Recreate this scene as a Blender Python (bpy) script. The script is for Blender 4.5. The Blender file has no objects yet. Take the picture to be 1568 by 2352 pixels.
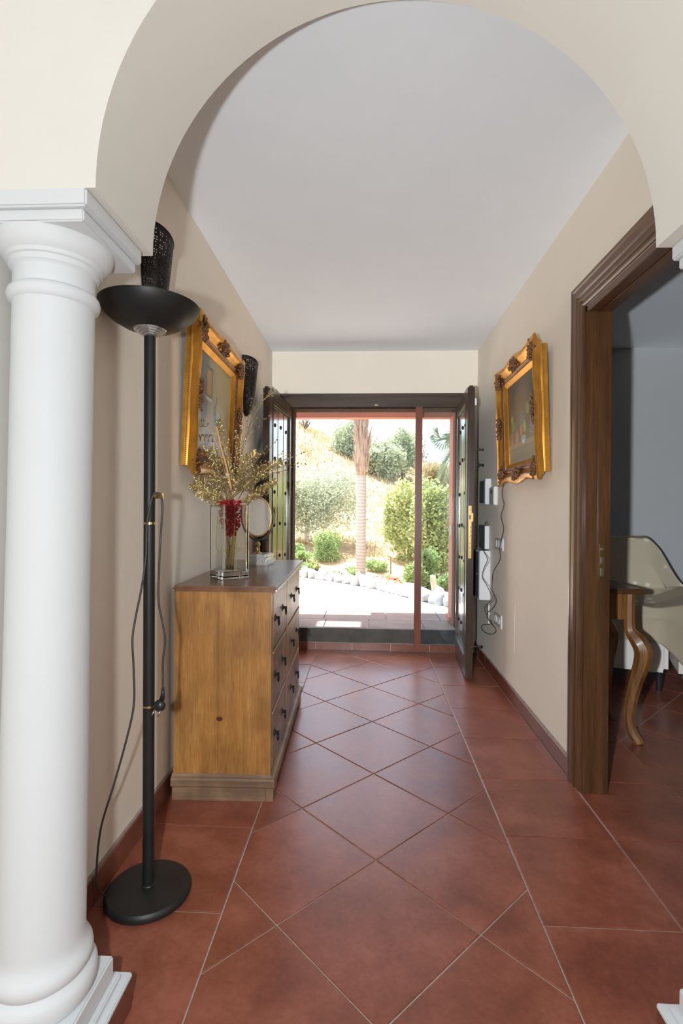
import bpy, bmesh, math, random
from mathutils import Vector, Matrix, noise
random.seed(7)
S = bpy.context.scene
COL = S.collection
# ------------------------------------------------------------------ camera
F, YAW, PIT, ROL, CH = 1185.0, .0486, -.003, .0082, 1.2
cy, sy = math.cos(YAW), math.sin(YAW)
Ay = Matrix(((cy, sy, 0), (-sy, cy, 0), (0, 0, 1)))
c_, s_ = math.cos(PIT), math.sin(PIT)
Ap = Matrix(((1, 0, 0), (0, c_, s_), (0, -s_, c_)))
c_, s_ = math.cos(ROL), math.sin(ROL)
Ar = Matrix(((c_, 0, s_), (0, 1, 0), (-s_, 0, c_)))
W2C = Ar @ Ap @ Ay
right, fwd, up = Vector(W2C[0]), Vector(W2C[1]), Vector(W2C[2])
cam = bpy.data.cameras.new('camera')
cam.sensor_fit = 'HORIZONTAL'; cam.sensor_width = 36.0
cam.lens = F * 36.0 / 1568.0
cam.clip_start = .02; cam.clip_end = 300
co = bpy.data.objects.new('camera', cam); COL.objects.link(co)
mw = Matrix((right, up, -fwd)).transposed().to_4x4(); mw.translation = (0, 0, CH)
co.matrix_world = mw
S.camera = co
# ------------------------------------------------------------------ world, sun, lamps, exposure
S.view_settings.view_transform = 'Standard'
S.view_settings.look = 'None'
S.view_settings.gamma = 1
S.view_settings.use_curve_mapping = False
S.view_settings.exposure = 0.0
wd = bpy.data.worlds.new('sky'); S.world = wd; wd.use_nodes = True
wn = wd.node_tree; wn.nodes.clear()
wo = wn.nodes.new('ShaderNodeOutputWorld'); bg = wn.nodes.new('ShaderNodeBackground')
sk = wn.nodes.new('ShaderNodeTexSky'); sk.sky_type = 'NISHITA'; sk.sun_disc = False
sk.sun_elevation = math.radians(58); sk.sun_rotation = math.radians(-25)
sk.dust_density = 3.0; sk.air_density = 1.0
wn.links.new(sk.outputs[0], bg.inputs[0]); wn.links.new(bg.outputs[0], wo.inputs[0])
bg.inputs[1].default_value = .55
def lamp(name, kind, loc, energy, color=(1, 1, 1), **k):
    l = bpy.data.lights.new(name, kind); l.energy = energy; l.color = color
    for a, b in k.items(): setattr(l, a, b)
    o = bpy.data.objects.new(name, l); o.location = loc; COL.objects.link(o)
    return o
sun = lamp('sun', 'SUN', (-6, 20, 20), 16.5, (1, .97, .92), angle=.01)
sun.rotation_euler = Vector((-.33, .42, 1.0)).to_track_quat('Z', 'Y').to_euler()
flash = lamp('camera_flash', 'POINT', (-.19, -.02, 1.21), 23, (.925, .985, 1.03), shadow_soft_size=.022)
flash.data.use_nodes = True
_n = flash.data.node_tree; _f = _n.nodes.new('ShaderNodeLightFalloff'); _f.inputs[0].default_value = 1.0
_n.links.new(_f.outputs['Constant'], _n.nodes['Emission'].inputs['Strength'])
hall_fill = lamp('hall_fill_light', 'AREA', (.3, -3.5, 1.28), 13, (.92, .98, 1.04), shape='RECTANGLE', size=5.8, size_y=2.4)  # added fill behind the camera to lift the ambient; no window there
hall_fill.rotation_euler = (math.radians(90), 0, 0)
# ------------------------------------------------------------------ materials
def newmat(name):
    m = bpy.data.materials.new(name); m.use_nodes = True
    nt = m.node_tree; b = nt.nodes['Principled BSDF']
    return m, nt, b
def N(nt, t, **k):
    n = nt.nodes.new(t)
    for a, b in k.items(): setattr(n, a, b)
    return n
def coords(nt, scale=(1, 1, 1), kind='Object'):
    t = N(nt, 'ShaderNodeTexCoord'); mp = N(nt, 'ShaderNodeMapping')
    nt.links.new(t.outputs[kind], mp.inputs[0]); mp.inputs['Scale'].default_value = scale
    return mp.outputs[0]
def ramp(nt, fac, stops):
    r = N(nt, 'ShaderNodeValToRGB'); e = r.color_ramp.elements
    while len(e) < len(stops): e.new(.5)
    for i, (p, c) in enumerate(stops): e[i].position = p; e[i].color = (*c, 1)
    nt.links.new(fac, r.inputs[0]); return r.outputs[0]
def bump(nt, b, h, strength=.2, dist=.002):
    bp = N(nt, 'ShaderNodeBump'); bp.inputs['Strength'].default_value = strength; bp.inputs['Distance'].default_value = dist
    nt.links.new(h, bp.inputs['Height']); nt.links.new(bp.outputs[0], b.inputs['Normal'])
def noise_tex(nt, vec, scale, detail=4, rough=.5):
    n = N(nt, 'ShaderNodeTexNoise'); n.inputs['Scale'].default_value = scale
    n.inputs['Detail'].default_value = detail; n.inputs['Roughness'].default_value = rough
    nt.links.new(vec, n.inputs['Vector']); return n.outputs[0]
def plain(name, col, rough=.6, metal=0, spec=.5, coat=0, var=.06, scale=8, bmp=0, bscale=60, bdist=.002):
    m, nt, b = newmat(name)
    v = coords(nt); f = noise_tex(nt, v, scale)
    c1 = tuple(max(0, x * (1 - var)) for x in col); c2 = tuple(min(1, x * (1 + var)) for x in col)
    nt.links.new(ramp(nt, f, [(.3, c1), (.7, c2)]), b.inputs['Base Color'])
    b.inputs['Roughness'].default_value = rough; b.inputs['Metallic'].default_value = metal
    b.inputs['Specular IOR Level'].default_value = spec; b.inputs['Coat Weight'].default_value = coat
    b.inputs['Coat Roughness'].default_value = .12
    if bmp: bump(nt, b, noise_tex(nt, v, bscale, 5), bmp, bdist)
    return m
def wood(name, c1, c2, c3=None, axis='z', rough=.4, coat=0, sc=1.0, spec=.5, stain=.0, grain=.38):
    m, nt, b = newmat(name)
    st = {'x': (.6, 9, 9), 'y': (9, .6, 9), 'z': (9, 9, .6)}[axis]
    v = coords(nt, tuple(s * sc for s in st))
    f1 = noise_tex(nt, v, 2.2, 6, .6)
    v2 = coords(nt, tuple(s * sc * 5 for s in st)); f2 = noise_tex(nt, v2, 3.0, 3, .7)
    mx = N(nt, 'ShaderNodeMix'); mx.data_type = 'FLOAT'; mx.inputs[0].default_value = grain
    nt.links.new(f1, mx.inputs[2]); nt.links.new(f2, mx.inputs[3])
    c3 = c3 or tuple((a + b_) / 2 for a, b_ in zip(c1, c2))
    col = ramp(nt, mx.outputs[0], [(.32, c1), (.5, c3), (.66, c2)])
    if stain:
        v3 = coords(nt, (1, 1, .7)); f3 = noise_tex(nt, v3, 6, 3)
        mm = N(nt, 'ShaderNodeMix'); mm.data_type = 'RGBA'; mm.blend_type = 'MULTIPLY'
        rr = ramp(nt, f3, [(.42, (1 - stain,) * 3), (.55, (1, 1, 1))])
        mm.inputs[0].default_value = 1
        nt.links.new(col, mm.inputs[6]); nt.links.new(rr, mm.inputs[7]); col = mm.outputs[2]
    nt.links.new(col, b.inputs['Base Color'])
    b.inputs['Roughness'].default_value = rough; b.inputs['Coat Weight'].default_value = coat
    b.inputs['Coat Roughness'].default_value = .15; b.inputs['Specular IOR Level'].default_value = spec
    bump(nt, b, f2, .15, .001)
    return m
def tilemat(name, c1, c2, c3, rough=.3, coat=.0):
    m, nt, b = newmat(name)
    t = N(nt, 'ShaderNodeTexCoord'); oi = N(nt, 'ShaderNodeObjectInfo')
    add = N(nt, 'ShaderNodeVectorMath', operation='ADD'); mul = N(nt, 'ShaderNodeVectorMath', operation='SCALE')
    cmb = N(nt, 'ShaderNodeCombineXYZ')
    for i in range(3): nt.links.new(oi.outputs['Random'], cmb.inputs[i])
    nt.links.new(cmb.outputs[0], mul.inputs[0]); mul.inputs['Scale'].default_value = 23
    nt.links.new(t.outputs['Object'], add.inputs[0]); nt.links.new(mul.outputs[0], add.inputs[1])
    v = add.outputs[0]
    f = noise_tex(nt, v, 5.5, 6, .62); g = noise_tex(nt, v, 60, 4, .7)
    mx = N(nt, 'ShaderNodeMix'); mx.data_type = 'FLOAT'; mx.inputs[0].default_value = .3
    nt.links.new(f, mx.inputs[2]); nt.links.new(g, mx.inputs[3])
    col = ramp(nt, mx.outputs[0], [(.36, c1), (.5, c2), (.64, c3)])
    hv = N(nt, 'ShaderNodeHueSaturation'); mr = N(nt, 'ShaderNodeMapRange')
    mr.inputs[3].default_value = .93; mr.inputs[4].default_value = 1.07
    nt.links.new(oi.outputs['Random'], mr.inputs[0]); nt.links.new(mr.outputs[0], hv.inputs['Value'])
    nt.links.new(col, hv.inputs['Color']); nt.links.new(hv.outputs[0], b.inputs['Base Color'])
    rr = N(nt, 'ShaderNodeMapRange'); rr.inputs[3].default_value = rough - .05; rr.inputs[4].default_value = rough + .1
    nt.links.new(f, rr.inputs[0]); nt.links.new(rr.outputs[0], b.inputs['Roughness'])
    b.inputs['Coat Weight'].default_value = coat; b.inputs['Coat Roughness'].default_value = .22
    bump(nt, b, f, .12, .002)
    return m
def leafmat(name, c1, c2, trans=.35):
    m, nt, b = newmat(name)
    v = coords(nt); f = noise_tex(nt, v, 3.0, 3)
    g = N(nt, 'ShaderNodeNewGeometry')
    mx = N(nt, 'ShaderNodeMix'); mx.data_type = 'FLOAT'; mx.inputs[0].default_value = .6
    nt.links.new(f, mx.inputs[2]); nt.links.new(g.outputs['Random Per Island'], mx.inputs[3])
    col = ramp(nt, mx.outputs[0], [(.2, c1), (.8, c2)])
    nt.links.new(col, b.inputs['Base Color']); b.inputs['Roughness'].default_value = .6
    tr = N(nt, 'ShaderNodeBsdfTranslucent'); ms = N(nt, 'ShaderNodeMixShader'); ms.inputs[0].default_value = trans
    nt.links.new(col, tr.inputs[0]); nt.links.new(b.outputs[0], ms.inputs[1]); nt.links.new(tr.outputs[0], ms.inputs[2])
    nt.links.new(ms.outputs[0], nt.nodes['Material Output'].inputs[0])
    return m
def paneglass(name, tint, refl=.06):
    m, nt, b = newmat(name)
    tr = N(nt, 'ShaderNodeBsdfTransparent'); tr.inputs[0].default_value = (*tint, 1)
    gl = N(nt, 'ShaderNodeBsdfGlossy'); gl.inputs['Roughness'].default_value = .03
    fr = N(nt, 'ShaderNodeFresnel'); fr.inputs[0].default_value = 1.45
    ms = N(nt, 'ShaderNodeMixShader')
    nt.links.new(fr.outputs[0], ms.inputs[0]); nt.links.new(tr.outputs[0], ms.inputs[1]); nt.links.new(gl.outputs[0], ms.inputs[2])
    nt.links.new(ms.outputs[0], nt.nodes['Material Output'].inputs[0])
    return m
def vcol(name, rough=.5, coat=0):
    m, nt, b = newmat(name)
    a = N(nt, 'ShaderNodeAttribute'); a.attribute_name = 'paint'
    nt.links.new(a.outputs['Color'], b.inputs['Base Color']); b.inputs['Roughness'].default_value = rough
    bump(nt, b, noise_tex(nt, coords(nt), 90, 4), .15, .001)
    return m
M = dict(
    wall=plain('wall_plaster', (.80, .72, .615), .85, var=.025, scale=2.5, bmp=.35, bscale=110, bdist=.002),
    arch=plain('arch_plaster', (.74, .71, .655), .85, var=.02, scale=2, bmp=.12, bscale=50),
    ceil=plain('ceiling_paint', (.81, .84, .875), .9, var=.01, bmp=.05, bscale=30),
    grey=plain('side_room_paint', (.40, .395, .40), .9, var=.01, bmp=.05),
    white=plain('column_paint', (.66, .68, .70), .6, spec=.2, var=.012, scale=5, bmp=.06, bscale=14, bdist=.003),
    tile=tilemat('terracotta_tile', (.17, .047, .027), (.235, .068, .038), (.31, .10, .062), .32, .15),
    skirt=tilemat('skirting_tile', (.13, .04, .025), (.18, .058, .036), (.25, .09, .06), .3),
    grout=plain('grout', (.42, .36, .31), .9, var=.15, scale=30),
    skcap=plain('skirting_cap', (.30, .24, .21), .6, var=.2, scale=30),
    granite=plain('dark_granite', (.045, .038, .030), .5, var=.5, scale=9, bmp=.05),
    plank=wood('door_plank_wood', (.028, .014, .008), (.075, .042, .025), rough=.22, coat=1.0),
    door=wood('dark_door_wood', (.020, .010, .006), (.062, .034, .020), rough=.28, coat=.25),
    doorx=wood('dark_frame_wood', (.024, .013, .008), (.08, .045, .028), axis='x', rough=.35, coat=.1),
    casing=wood('casing_wood', (.045, .018, .007), (.14, .062, .024), rough=.32, coat=.2),
    casingy=wood('casing_wood_header', (.055, .021, .008), (.16, .068, .026), axis='y', rough=.32, coat=.2),
    post=wood('red_post_wood', (.10, .020, .010), (.21, .048, .022), rough=.35, coat=.3),
    pine=wood('honey_pine', (.25, .105, .024), (.50, .255, .075), (.38, .17, .042), rough=.42, coat=.1, sc=1.5, stain=.25, grain=.55),
    pinef=wood('drawer_pine', (.19, .105, .055), (.37, .225, .125), axis='y', rough=.42, sc=.8, stain=.3),
    pinet=wood('chest_top_pine', (.13, .055, .028), (.27, .13, .07), axis='y', rough=.28, coat=.2, sc=.8, stain=.25),
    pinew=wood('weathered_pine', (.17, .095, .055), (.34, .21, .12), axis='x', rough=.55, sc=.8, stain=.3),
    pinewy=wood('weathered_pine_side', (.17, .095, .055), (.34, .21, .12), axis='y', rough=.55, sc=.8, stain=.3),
    lit_edge=wood('drawer_lit_edge_pine', (.34, .22, .12), (.52, .36, .21), axis='y', rough=.5),  # paler pine painting the light caught along drawer tops
    black=plain('black_enamel', (.014, .014, .014), .45, var=.3, spec=.4),
    iron=plain('black_iron', (.015, .015, .014), .45, metal=.4, var=.2),
    sconce=plain('pierced_dark_metal', (.022, .018, .017), .42, metal=.6, var=.6, scale=60),
    brass=plain('brass', (.78, .53, .22), .25, metal=1, var=.05),
    obrass=plain('aged_brass', (.40, .28, .12), .35, metal=1, var=.3, scale=30),
    steel=plain('steel', (.6, .6, .6), .3, metal=1, var=.05),
    dsteel=plain('dark_steel', (.10, .09, .08), .35, metal=.9, var=.2),
    clear=None, gold=plain('frame_gold', (.60, .29, .045), .27, metal=.75, var=.2, scale=18),
    golddk=plain('ornament_bronze', (.20, .095, .045), .42, metal=.6, var=.4, scale=50, bmp=.3, bscale=120),
    goldlt=plain('frame_gold_light', (.80, .50, .20), .25, metal=.75, var=.12, scale=18),
    painting=vcol('oil_painting', .4),
    gglit=plain('gold_glitter', (.42, .315, .13), .35, metal=.75, var=.5, scale=150),
    sglit=plain('silver_glitter', (.80, .78, .72), .22, metal=.85, var=.2, scale=150),
    rglit=plain('red_glitter', (.50, .012, .03), .3, metal=.35, var=.5, scale=150),
    reed=plain('bamboo_reed', (.72, .42, .14), .45, var=.12, scale=40),
    plast=plain('white_plastic', (.74, .75, .76), .35, var=.01),
    plast_grey_shade=plain('shaded_grey_plastic', (.13, .14, .15), .35, var=.03),  # grey, darkened for box fronts that get little light; shade in the colour
    dark=plain('dark_plastic', (.02, .02, .022), .3, var=.1),
    socket=plain('socket_frame', (.50, .48, .44), .3, var=.03),
    cable=plain('cable_rubber', (.05, .045, .042), .5, var=.1),
    mirror=plain('mirror_glass', (.9, .9, .9), .02, metal=1, var=0),
    silver=plain('silver_box', (.52, .52, .50), .3, metal=.7, var=.15, scale=25),
    cloth=None, clothw=plain('white_cloth', (.72, .68, .64), .9, var=.03, bmp=.3, bscale=200),
    terra=plain('terracotta_paint', (.46, .19, .13), .7, var=.08, scale=6, bmp=.2),
    terral=plain('terracotta_soffit', (.50, .26, .18), .7, var=.08, scale=6, bmp=.2),
    exterior=plain('exterior_render', (.75, .66, .52), .9),
    patio=plain('patio_concrete', (.70, .66, .60), .85, var=.08, scale=3, bmp=.2),
    flag=tilemat('porch_stone', (.13, .10, .095), (.17, .135, .125), (.22, .175, .16), .7),
    stone=plain('white_stone', (.35, .36, .38), .85, var=.08, scale=12, bmp=.5, bscale=30, bdist=.01),
    rock=plain('garden_rock', (.36, .32, .28), .9, var=.2, scale=9, bmp=.5),
    palm=None, boot=wood('palm_boot', (.12, .075, .045), (.42, .34, .28), rough=.9, sc=2),
    bark=plain('bark', (.19, .15, .11), .9, var=.35, scale=20, bmp=.6, bscale=30, bdist=.01),
    barkp=plain('pale_bark', (.62, .55, .46), .9, var=.3, scale=20, bmp=.6, bscale=30, bdist=.01),
    redp=plain('red_ceramic', (.55, .07, .05), .5, var=.1),
    olive=leafmat('olive_leaves', (.34, .39, .27), (.60, .64, .50)),
    green=leafmat('green_leaves', (.22, .33, .12), (.44, .55, .26)),
    lime=leafmat('yellow_green_leaves', (.34, .40, .15), (.60, .64, .32)),
    far=leafmat('far_leaves', (.32, .37, .24), (.56, .62, .44)),
    dry=leafmat('dry_grass', (.42, .31, .16), (.58, .47, .27)),
    frond=leafmat('palm_frond', (.14, .19, .12), (.26, .31, .20)),
)
def mk_ground():
    m, nt, b = newmat('dry_hillside')
    v = coords(nt); f = noise_tex(nt, v, .7, 6, .65); g = noise_tex(nt, v, 6, 4, .7)
    mx = N(nt, 'ShaderNodeMix'); mx.data_type = 'FLOAT'; mx.inputs[0].default_value = .4
    nt.links.new(f, mx.inputs[2]); nt.links.new(g, mx.inputs[3])
    nt.links.new(ramp(nt, mx.outputs[0], [(.36, (.33, .19, .10)), (.47, (.50, .35, .18)), (.58, (.58, .45, .26)), (.68, (.41, .38, .19))]), b.inputs['Base Color'])
    b.inputs['Roughness'].default_value = .95; bump(nt, b, g, .6, .08)
    return m
M['hill'] = mk_ground()
def mk_clear(name, tint, rough=0.0, ior=1.5):
    m, nt, b = newmat(name)
    b.inputs['Base Color'].default_value = (*tint, 1); b.inputs['Transmission Weight'].default_value = 1
    b.inputs['Roughness'].default_value = rough; b.inputs['IOR'].default_value = ior
    return m
M['clear'] = mk_clear('clear_glass', (.97, .99, .985))
M['acryl'] = plain('frosted_acrylic', (.50, .47, .47), .15, metal=.75, var=.15, scale=40)
M['pane'] = paneglass('door_pane', (.97, .98, .975)); M['pane2'] = paneglass('door_pane_double', (.86, .92, .95))
def mk_palm():
    m, nt, b = newmat('palm_bark')
    t = coords(nt, (1, 1, 1)); wv = N(nt, 'ShaderNodeTexWave', bands_direction='Z'); wv.inputs['Scale'].default_value = 6
    wv.inputs['Distortion'].default_value = 3; nt.links.new(t, wv.inputs[0])
    nt.links.new(ramp(nt, wv.outputs[1], [(.1, (.30, .28, .27)), (.6, (.38, .36, .35))]), b.inputs['Base Color'])
    b.inputs['Roughness'].default_value = .9; bump(nt, b, wv.outputs[1], .4, .01); return m
M['palm'] = mk_palm()
def mk_cloth():
    m, nt, b = newmat('throw_cloth')
    v = coords(nt, (1, 1, 1)); vo = N(nt, 'ShaderNodeTexVoronoi'); vo.inputs['Scale'].default_value = 9
    vo.inputs['Randomness'].default_value = .35; nt.links.new(v, vo.inputs[0])
    nt.links.new(ramp(nt, vo.outputs[0], [(.0, (.72, .64, .50)), (.18, (.70, .62, .48)), (.24, (.46, .39, .285)), (1, (.44, .37, .27))]), b.inputs['Base Color'])
    b.inputs['Roughness'].default_value = .95; bump(nt, b, noise_tex(nt, v, 140, 3), .3, .002); return m
M['cloth'] = mk_cloth()
# ------------------------------------------------------------------ mesh helpers
class MB:
    def __init__(s): s.v = []; s.f = []
    def add(s, vs, fs):
        n = len(s.v); s.v += [tuple(p) for p in vs]; s.f += [tuple(i + n for i in f) for f in fs]; return s
    def box(s, a, b, ch=0, seg=2):
        x0, y0, z0 = a; x1, y1, z1 = b
        if ch:
            bm = bmesh.new(); bmesh.ops.create_cube(bm, size=1)
            for v in bm.verts: v.co = Vector((x0 + (v.co.x + .5) * (x1 - x0), y0 + (v.co.y + .5) * (y1 - y0), z0 + (v.co.z + .5) * (z1 - z0)))
            bmesh.ops.bevel(bm, geom=bm.edges[:], offset=ch, segments=seg, affect='EDGES')
            bm.verts.ensure_lookup_table()
            s.add([v.co[:] for v in bm.verts], [[v.index for v in f.verts] for f in bm.faces]); bm.free(); return s
        s.add([(x0, y0, z0), (x1, y0, z0), (x1, y1, z0), (x0, y1, z0), (x0, y0, z1), (x1, y0, z1), (x1, y1, z1), (x0, y1, z1)],
              [(0, 3, 2, 1), (4, 5, 6, 7), (0, 1, 5, 4), (1, 2, 6, 5), (2, 3, 7, 6), (3, 0, 4, 7)]); return s
    def lathe(s, prof, c=(0, 0, 0), n=32, lean=(0, 0), caps=True, a0=0, a1=2 * math.pi, sc=(1, 1)):
        full = abs(a1 - a0 - 2 * math.pi) < 1e-6; m = n if full else n + 1; vs = []
        for r, z in prof:
            for i in range(m):
                a = a0 + (a1 - a0) * i / n
                vs.append((c[0] + lean[0] * z + r * math.cos(a) * sc[0], c[1] + lean[1] * z + r * math.sin(a) * sc[1], c[2] + z))
        fs = []
        for k in range(len(prof) - 1):
            for i in range(n):
                j = (i + 1) % m if full else i + 1
                fs.append((k * m + i, k * m + j, (k + 1) * m + j, (k + 1) * m + i))
        if caps and full:
            if prof[0][0] > 1e-5: fs.append(tuple(range(m))[::-1])
            if prof[-1][0] > 1e-5: fs.append(tuple((len(prof) - 1) * m + i for i in range(m)))
        s.add(vs, fs); return s
    def tube(s, pts, r, n=8, cap=True):
        pts = [Vector(p) for p in pts]; rs = r if isinstance(r, (list, tuple)) else [r] * len(pts)
        up_ = Vector((0, 0, 1)); vs = []; prev = None
        for i, p in enumerate(pts):
            t = (pts[min(i + 1, len(pts) - 1)] - pts[max(i - 1, 0)]).normalized()
            if prev is None:
                a = t.cross(up_ if abs(t.z) < .9 else Vector((1, 0, 0))).normalized()
            else:
                a = (prev - t * prev.dot(t)).normalized()
            prev = a; b_ = t.cross(a)
            for k in range(n):
                an = 2 * math.pi * k / n; q = p + (a * math.cos(an) + b_ * math.sin(an)) * rs[i]; vs.append(q[:])
        fs = [(i * n + k, i * n + (k + 1) % n, (i + 1) * n + (k + 1) % n, (i + 1) * n + k) for i in range(len(pts) - 1) for k in range(n)]
        if cap: fs += [tuple(range(n))[::-1], tuple((len(pts) - 1) * n + k for k in range(n))]
        s.add(vs, fs); return s
    def ball(s, c, r, sub=1, sc=(1, 1, 1), nz=0):
        bm = bmesh.new(); bmesh.ops.create_icosphere(bm, subdivisions=sub, radius=1)
        vs = []
        for v in bm.verts:
            q = v.co.copy()
            if nz: q *= 1 + nz * noise.noise(q * 1.7 + Vector(c) * 5)
            vs.append((c[0] + q.x * r * sc[0], c[1] + q.y * r * sc[1], c[2] + q.z * r * sc[2]))
        s.add(vs, [[v.index for v in f.verts] for f in bm.faces]); bm.free(); return s
    def prism(s, poly, z0, z1):
        n = len(poly)
        s.add([(x, y, z0) for x, y in poly] + [(x, y, z1) for x, y in poly],
              [tuple(range(n))[::-1], tuple(range(n, 2 * n))] + [(i, (i + 1) % n, n + (i + 1) % n, n + i) for i in range(n)]); return s
    def xprism(s, poly, a, b, axis='y'):   # polygon in the two other axes, extruded along axis
        n = len(poly)
        if axis == 'y': g = lambda p, t: (p[0], t, p[1])
        else: g = lambda p, t: (t, p[0], p[1])
        s.add([g(p, a) for p in poly] + [g(p, b) for p in poly],
              [tuple(range(n)), tuple(range(n, 2 * n))[::-1]] + [(i, n + i, n + (i + 1) % n, (i + 1) % n) for i in range(n)]); return s
    def grid(s, fn, nu, nv, closed=False):
        vs = [fn(i / nu, j / nv) for j in range(nv + 1) for i in range(nu + 1)]
        s.add(vs, [(j * (nu + 1) + i, j * (nu + 1) + i + 1, (j + 1) * (nu + 1) + i + 1, (j + 1) * (nu + 1) + i) for j in range(nv) for i in range(nu)]); return s
    def build(s, name, mat, parent=None, smooth=False, fix=True, loc=None):
        me = bpy.data.meshes.new(name); me.from_pydata(s.v, [], s.f); me.update()
        if fix:
            bm = bmesh.new(); bm.from_mesh(me); bmesh.ops.recalc_face_normals(bm, faces=bm.faces); bm.to_mesh(me); bm.free()
        if mat: me.materials.append(mat)
        if smooth:
            me.polygons.foreach_set('use_smooth', [True] * len(me.polygons))
            if smooth != 'all': me.set_sharp_from_angle(angle=math.radians(38))
        o = bpy.data.objects.new(name, me); COL.objects.link(o)
        if parent: o.parent = parent
        if loc: o.location = loc
        return o
def struct(o): o['kind'] = 'structure'; return o
def thing(name, label, cat, loc=(0, 0, 0), rot=(0, 0, 0), group=None):
    o = bpy.data.objects.new(name, None); COL.objects.link(o); o.location = loc; o.rotation_euler = rot
    o.empty_display_size = .05
    return tag(o, label, cat, group)
def tag(o, label, cat, group=None):
    o['label'] = label; o['category'] = cat
    if group: o['group'] = group
    return o
def box(a, b, ch=0): return MB().box(a, b, ch)
def clip(poly, x0, x1, y0, y1):
    def cut(P, f, inter):
        out = []
        for i in range(len(P)):
            a, b = P[i], P[(i + 1) % len(P)]
            if f(a): out.append(a)
            if f(a) != f(b): out.append(inter(a, b))
        return out
    def ix(v): return lambda a, b: (v, a[1] + (b[1] - a[1]) * (v - a[0]) / (b[0] - a[0]))
    def iy(v): return lambda a, b: (a[0] + (b[0] - a[0]) * (v - a[1]) / (b[1] - a[1]), v)
    for f, g in ((lambda p: p[0] >= x0, ix(x0)), (lambda p: p[0] <= x1, ix(x1)), (lambda p: p[1] >= y0, iy(y0)), (lambda p: p[1] <= y1, iy(y1))):
        if not poly: return poly
        poly = cut(poly, f, g)
    return poly
def inset(poly, d):
    n = len(poly); out = []
    A = sum(poly[i][0] * poly[(i + 1) % n][1] - poly[(i + 1) % n][0] * poly[i][1] for i in range(n))
    if A < 0: poly = poly[::-1]
    for i in range(n):
        p0, p1, p2 = Vector(poly[i - 1]), Vector(poly[i]), Vector(poly[(i + 1) % n])
        e1 = (p1 - p0).normalized(); e2 = (p2 - p1).normalized()
        n1 = Vector((-e1.y, e1.x)); n2 = Vector((-e2.y, e2.x)); k = 1 + n1.dot(n2)
        out.append(tuple(p1 + (n1 + n2) * (d / max(k, .35))))
    return out
def dedup(poly):
    out = []
    for p in poly:
        if not out or (Vector(p) - Vector(out[-1])).length > .004: out.append(p)
    if len(out) > 1 and (Vector(out[0]) - Vector(out[-1])).length < .004: out.pop()
    return out
# ------------------------------------------------------------------ dimensions of the house
XL, XR, YB, HC = -.8245, .9307, 4.4287, 2.567
YN, YF = 1.02, 1.30        # near and far face of the arch wall
XS0, XS1, ZS = -.553, .702, 1.849
HX0, HX1, HY0 = -2.8, 3.4, -3.6
# ------------------------------------------------------------------ floor
floor = struct(box((HX0 - .2, HY0 - .2, -.12), (4.4, 4.44, -.0035)).build('floor', M['grout']))
a_t, u_t = .4128, .5838
def tile(poly, mat=M['tile'], par=floor, z=0.0, g=.0022, th=.012):
    p = dedup(poly)
    if len(p) < 3: return
    q = inset(p, g); r = inset(p, g + .0022)
    ar = abs(sum(q[i][0] * q[(i + 1) % len(q)][1] - q[(i + 1) % len(q)][0] * q[i][1] for i in range(len(q)))) / 2
    if ar < .0015: return
    c = (sum(x for x, _ in q) / len(q), sum(y for _, y in q) / len(q)); n = len(q)
    zz = z + random.uniform(-.0005, .0005)
    vs = [(x - c[0], y - c[1], -th) for x, y in q] + [(x - c[0], y - c[1], -.0012) for x, y in q] + [(x - c[0], y - c[1], 0) for x, y in r]
    fs = [(i, (i + 1) % n, n + (i + 1) % n, n + i) for i in range(n)] + [(n + i, n + (i + 1) % n, 2 * n + (i + 1) % n, 2 * n + i) for i in range(n)] + [tuple(range(2 * n, 3 * n))]
    m = MB(); m.add(vs, fs); return m.build('tile', mat, par, loc=(c[0], c[1], zz))
def diag(x0, x1, y0, y1, pc, qc):
    # cells of p=X+Y and q=Y-X on a grid of u_t
    for i in range(-14, 14):
        for j in range(-14, 14):
            p0, q0 = pc + i * u_t, qc + j * u_t
            cs = [((p - q) / 2, (p + q) / 2) for p, q in ((p0, q0), (p0 + u_t, q0), (p0 + u_t, q0 + u_t), (p0, q0 + u_t))]
            P = clip(cs, x0, x1, y0, y1)
            if P and len(P) >= 3: tile(P)
def strip(x0, x1, yo, y0, y1):
    k = math.floor((y0 - yo) / a_t)
    while yo + k * a_t < y1:
        tile([(x0, max(y0, yo + k * a_t)), (x1, max(y0, yo + k * a_t)), (x1, min(y1, yo + (k + 1) * a_t)), (x0, min(y1, yo + (k + 1) * a_t))]); k += 1
YT0 = .45
diag(-.4196, .5216, YT0, YB - .008, 1.8135, 1.7291)
strip(XL, -.4196, 1.5127, YT0, YB - .008)
strip(.5216, .918, 1.5232, YT0, YB - .008)
strip(.918, 1.335, 1.5232, YT0, YB - .03)
strip(XL - .4128, XL, 1.5127, YT0, 1.02)
diag(1.335, 2.75, YT0 + .4, YB - .03, 3.907, 1.438)
# ------------------------------------------------------------------ ceiling and walls
struct(box((HX0 - .2, HY0 - .2, HC), (4.4, YB + .25, HC + .25)).build('ceiling', M['ceil']))
struct(box((XL - .2, YF - .001, 0), (XL, YB, HC)).build('wall_left', M['wall']))
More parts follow.
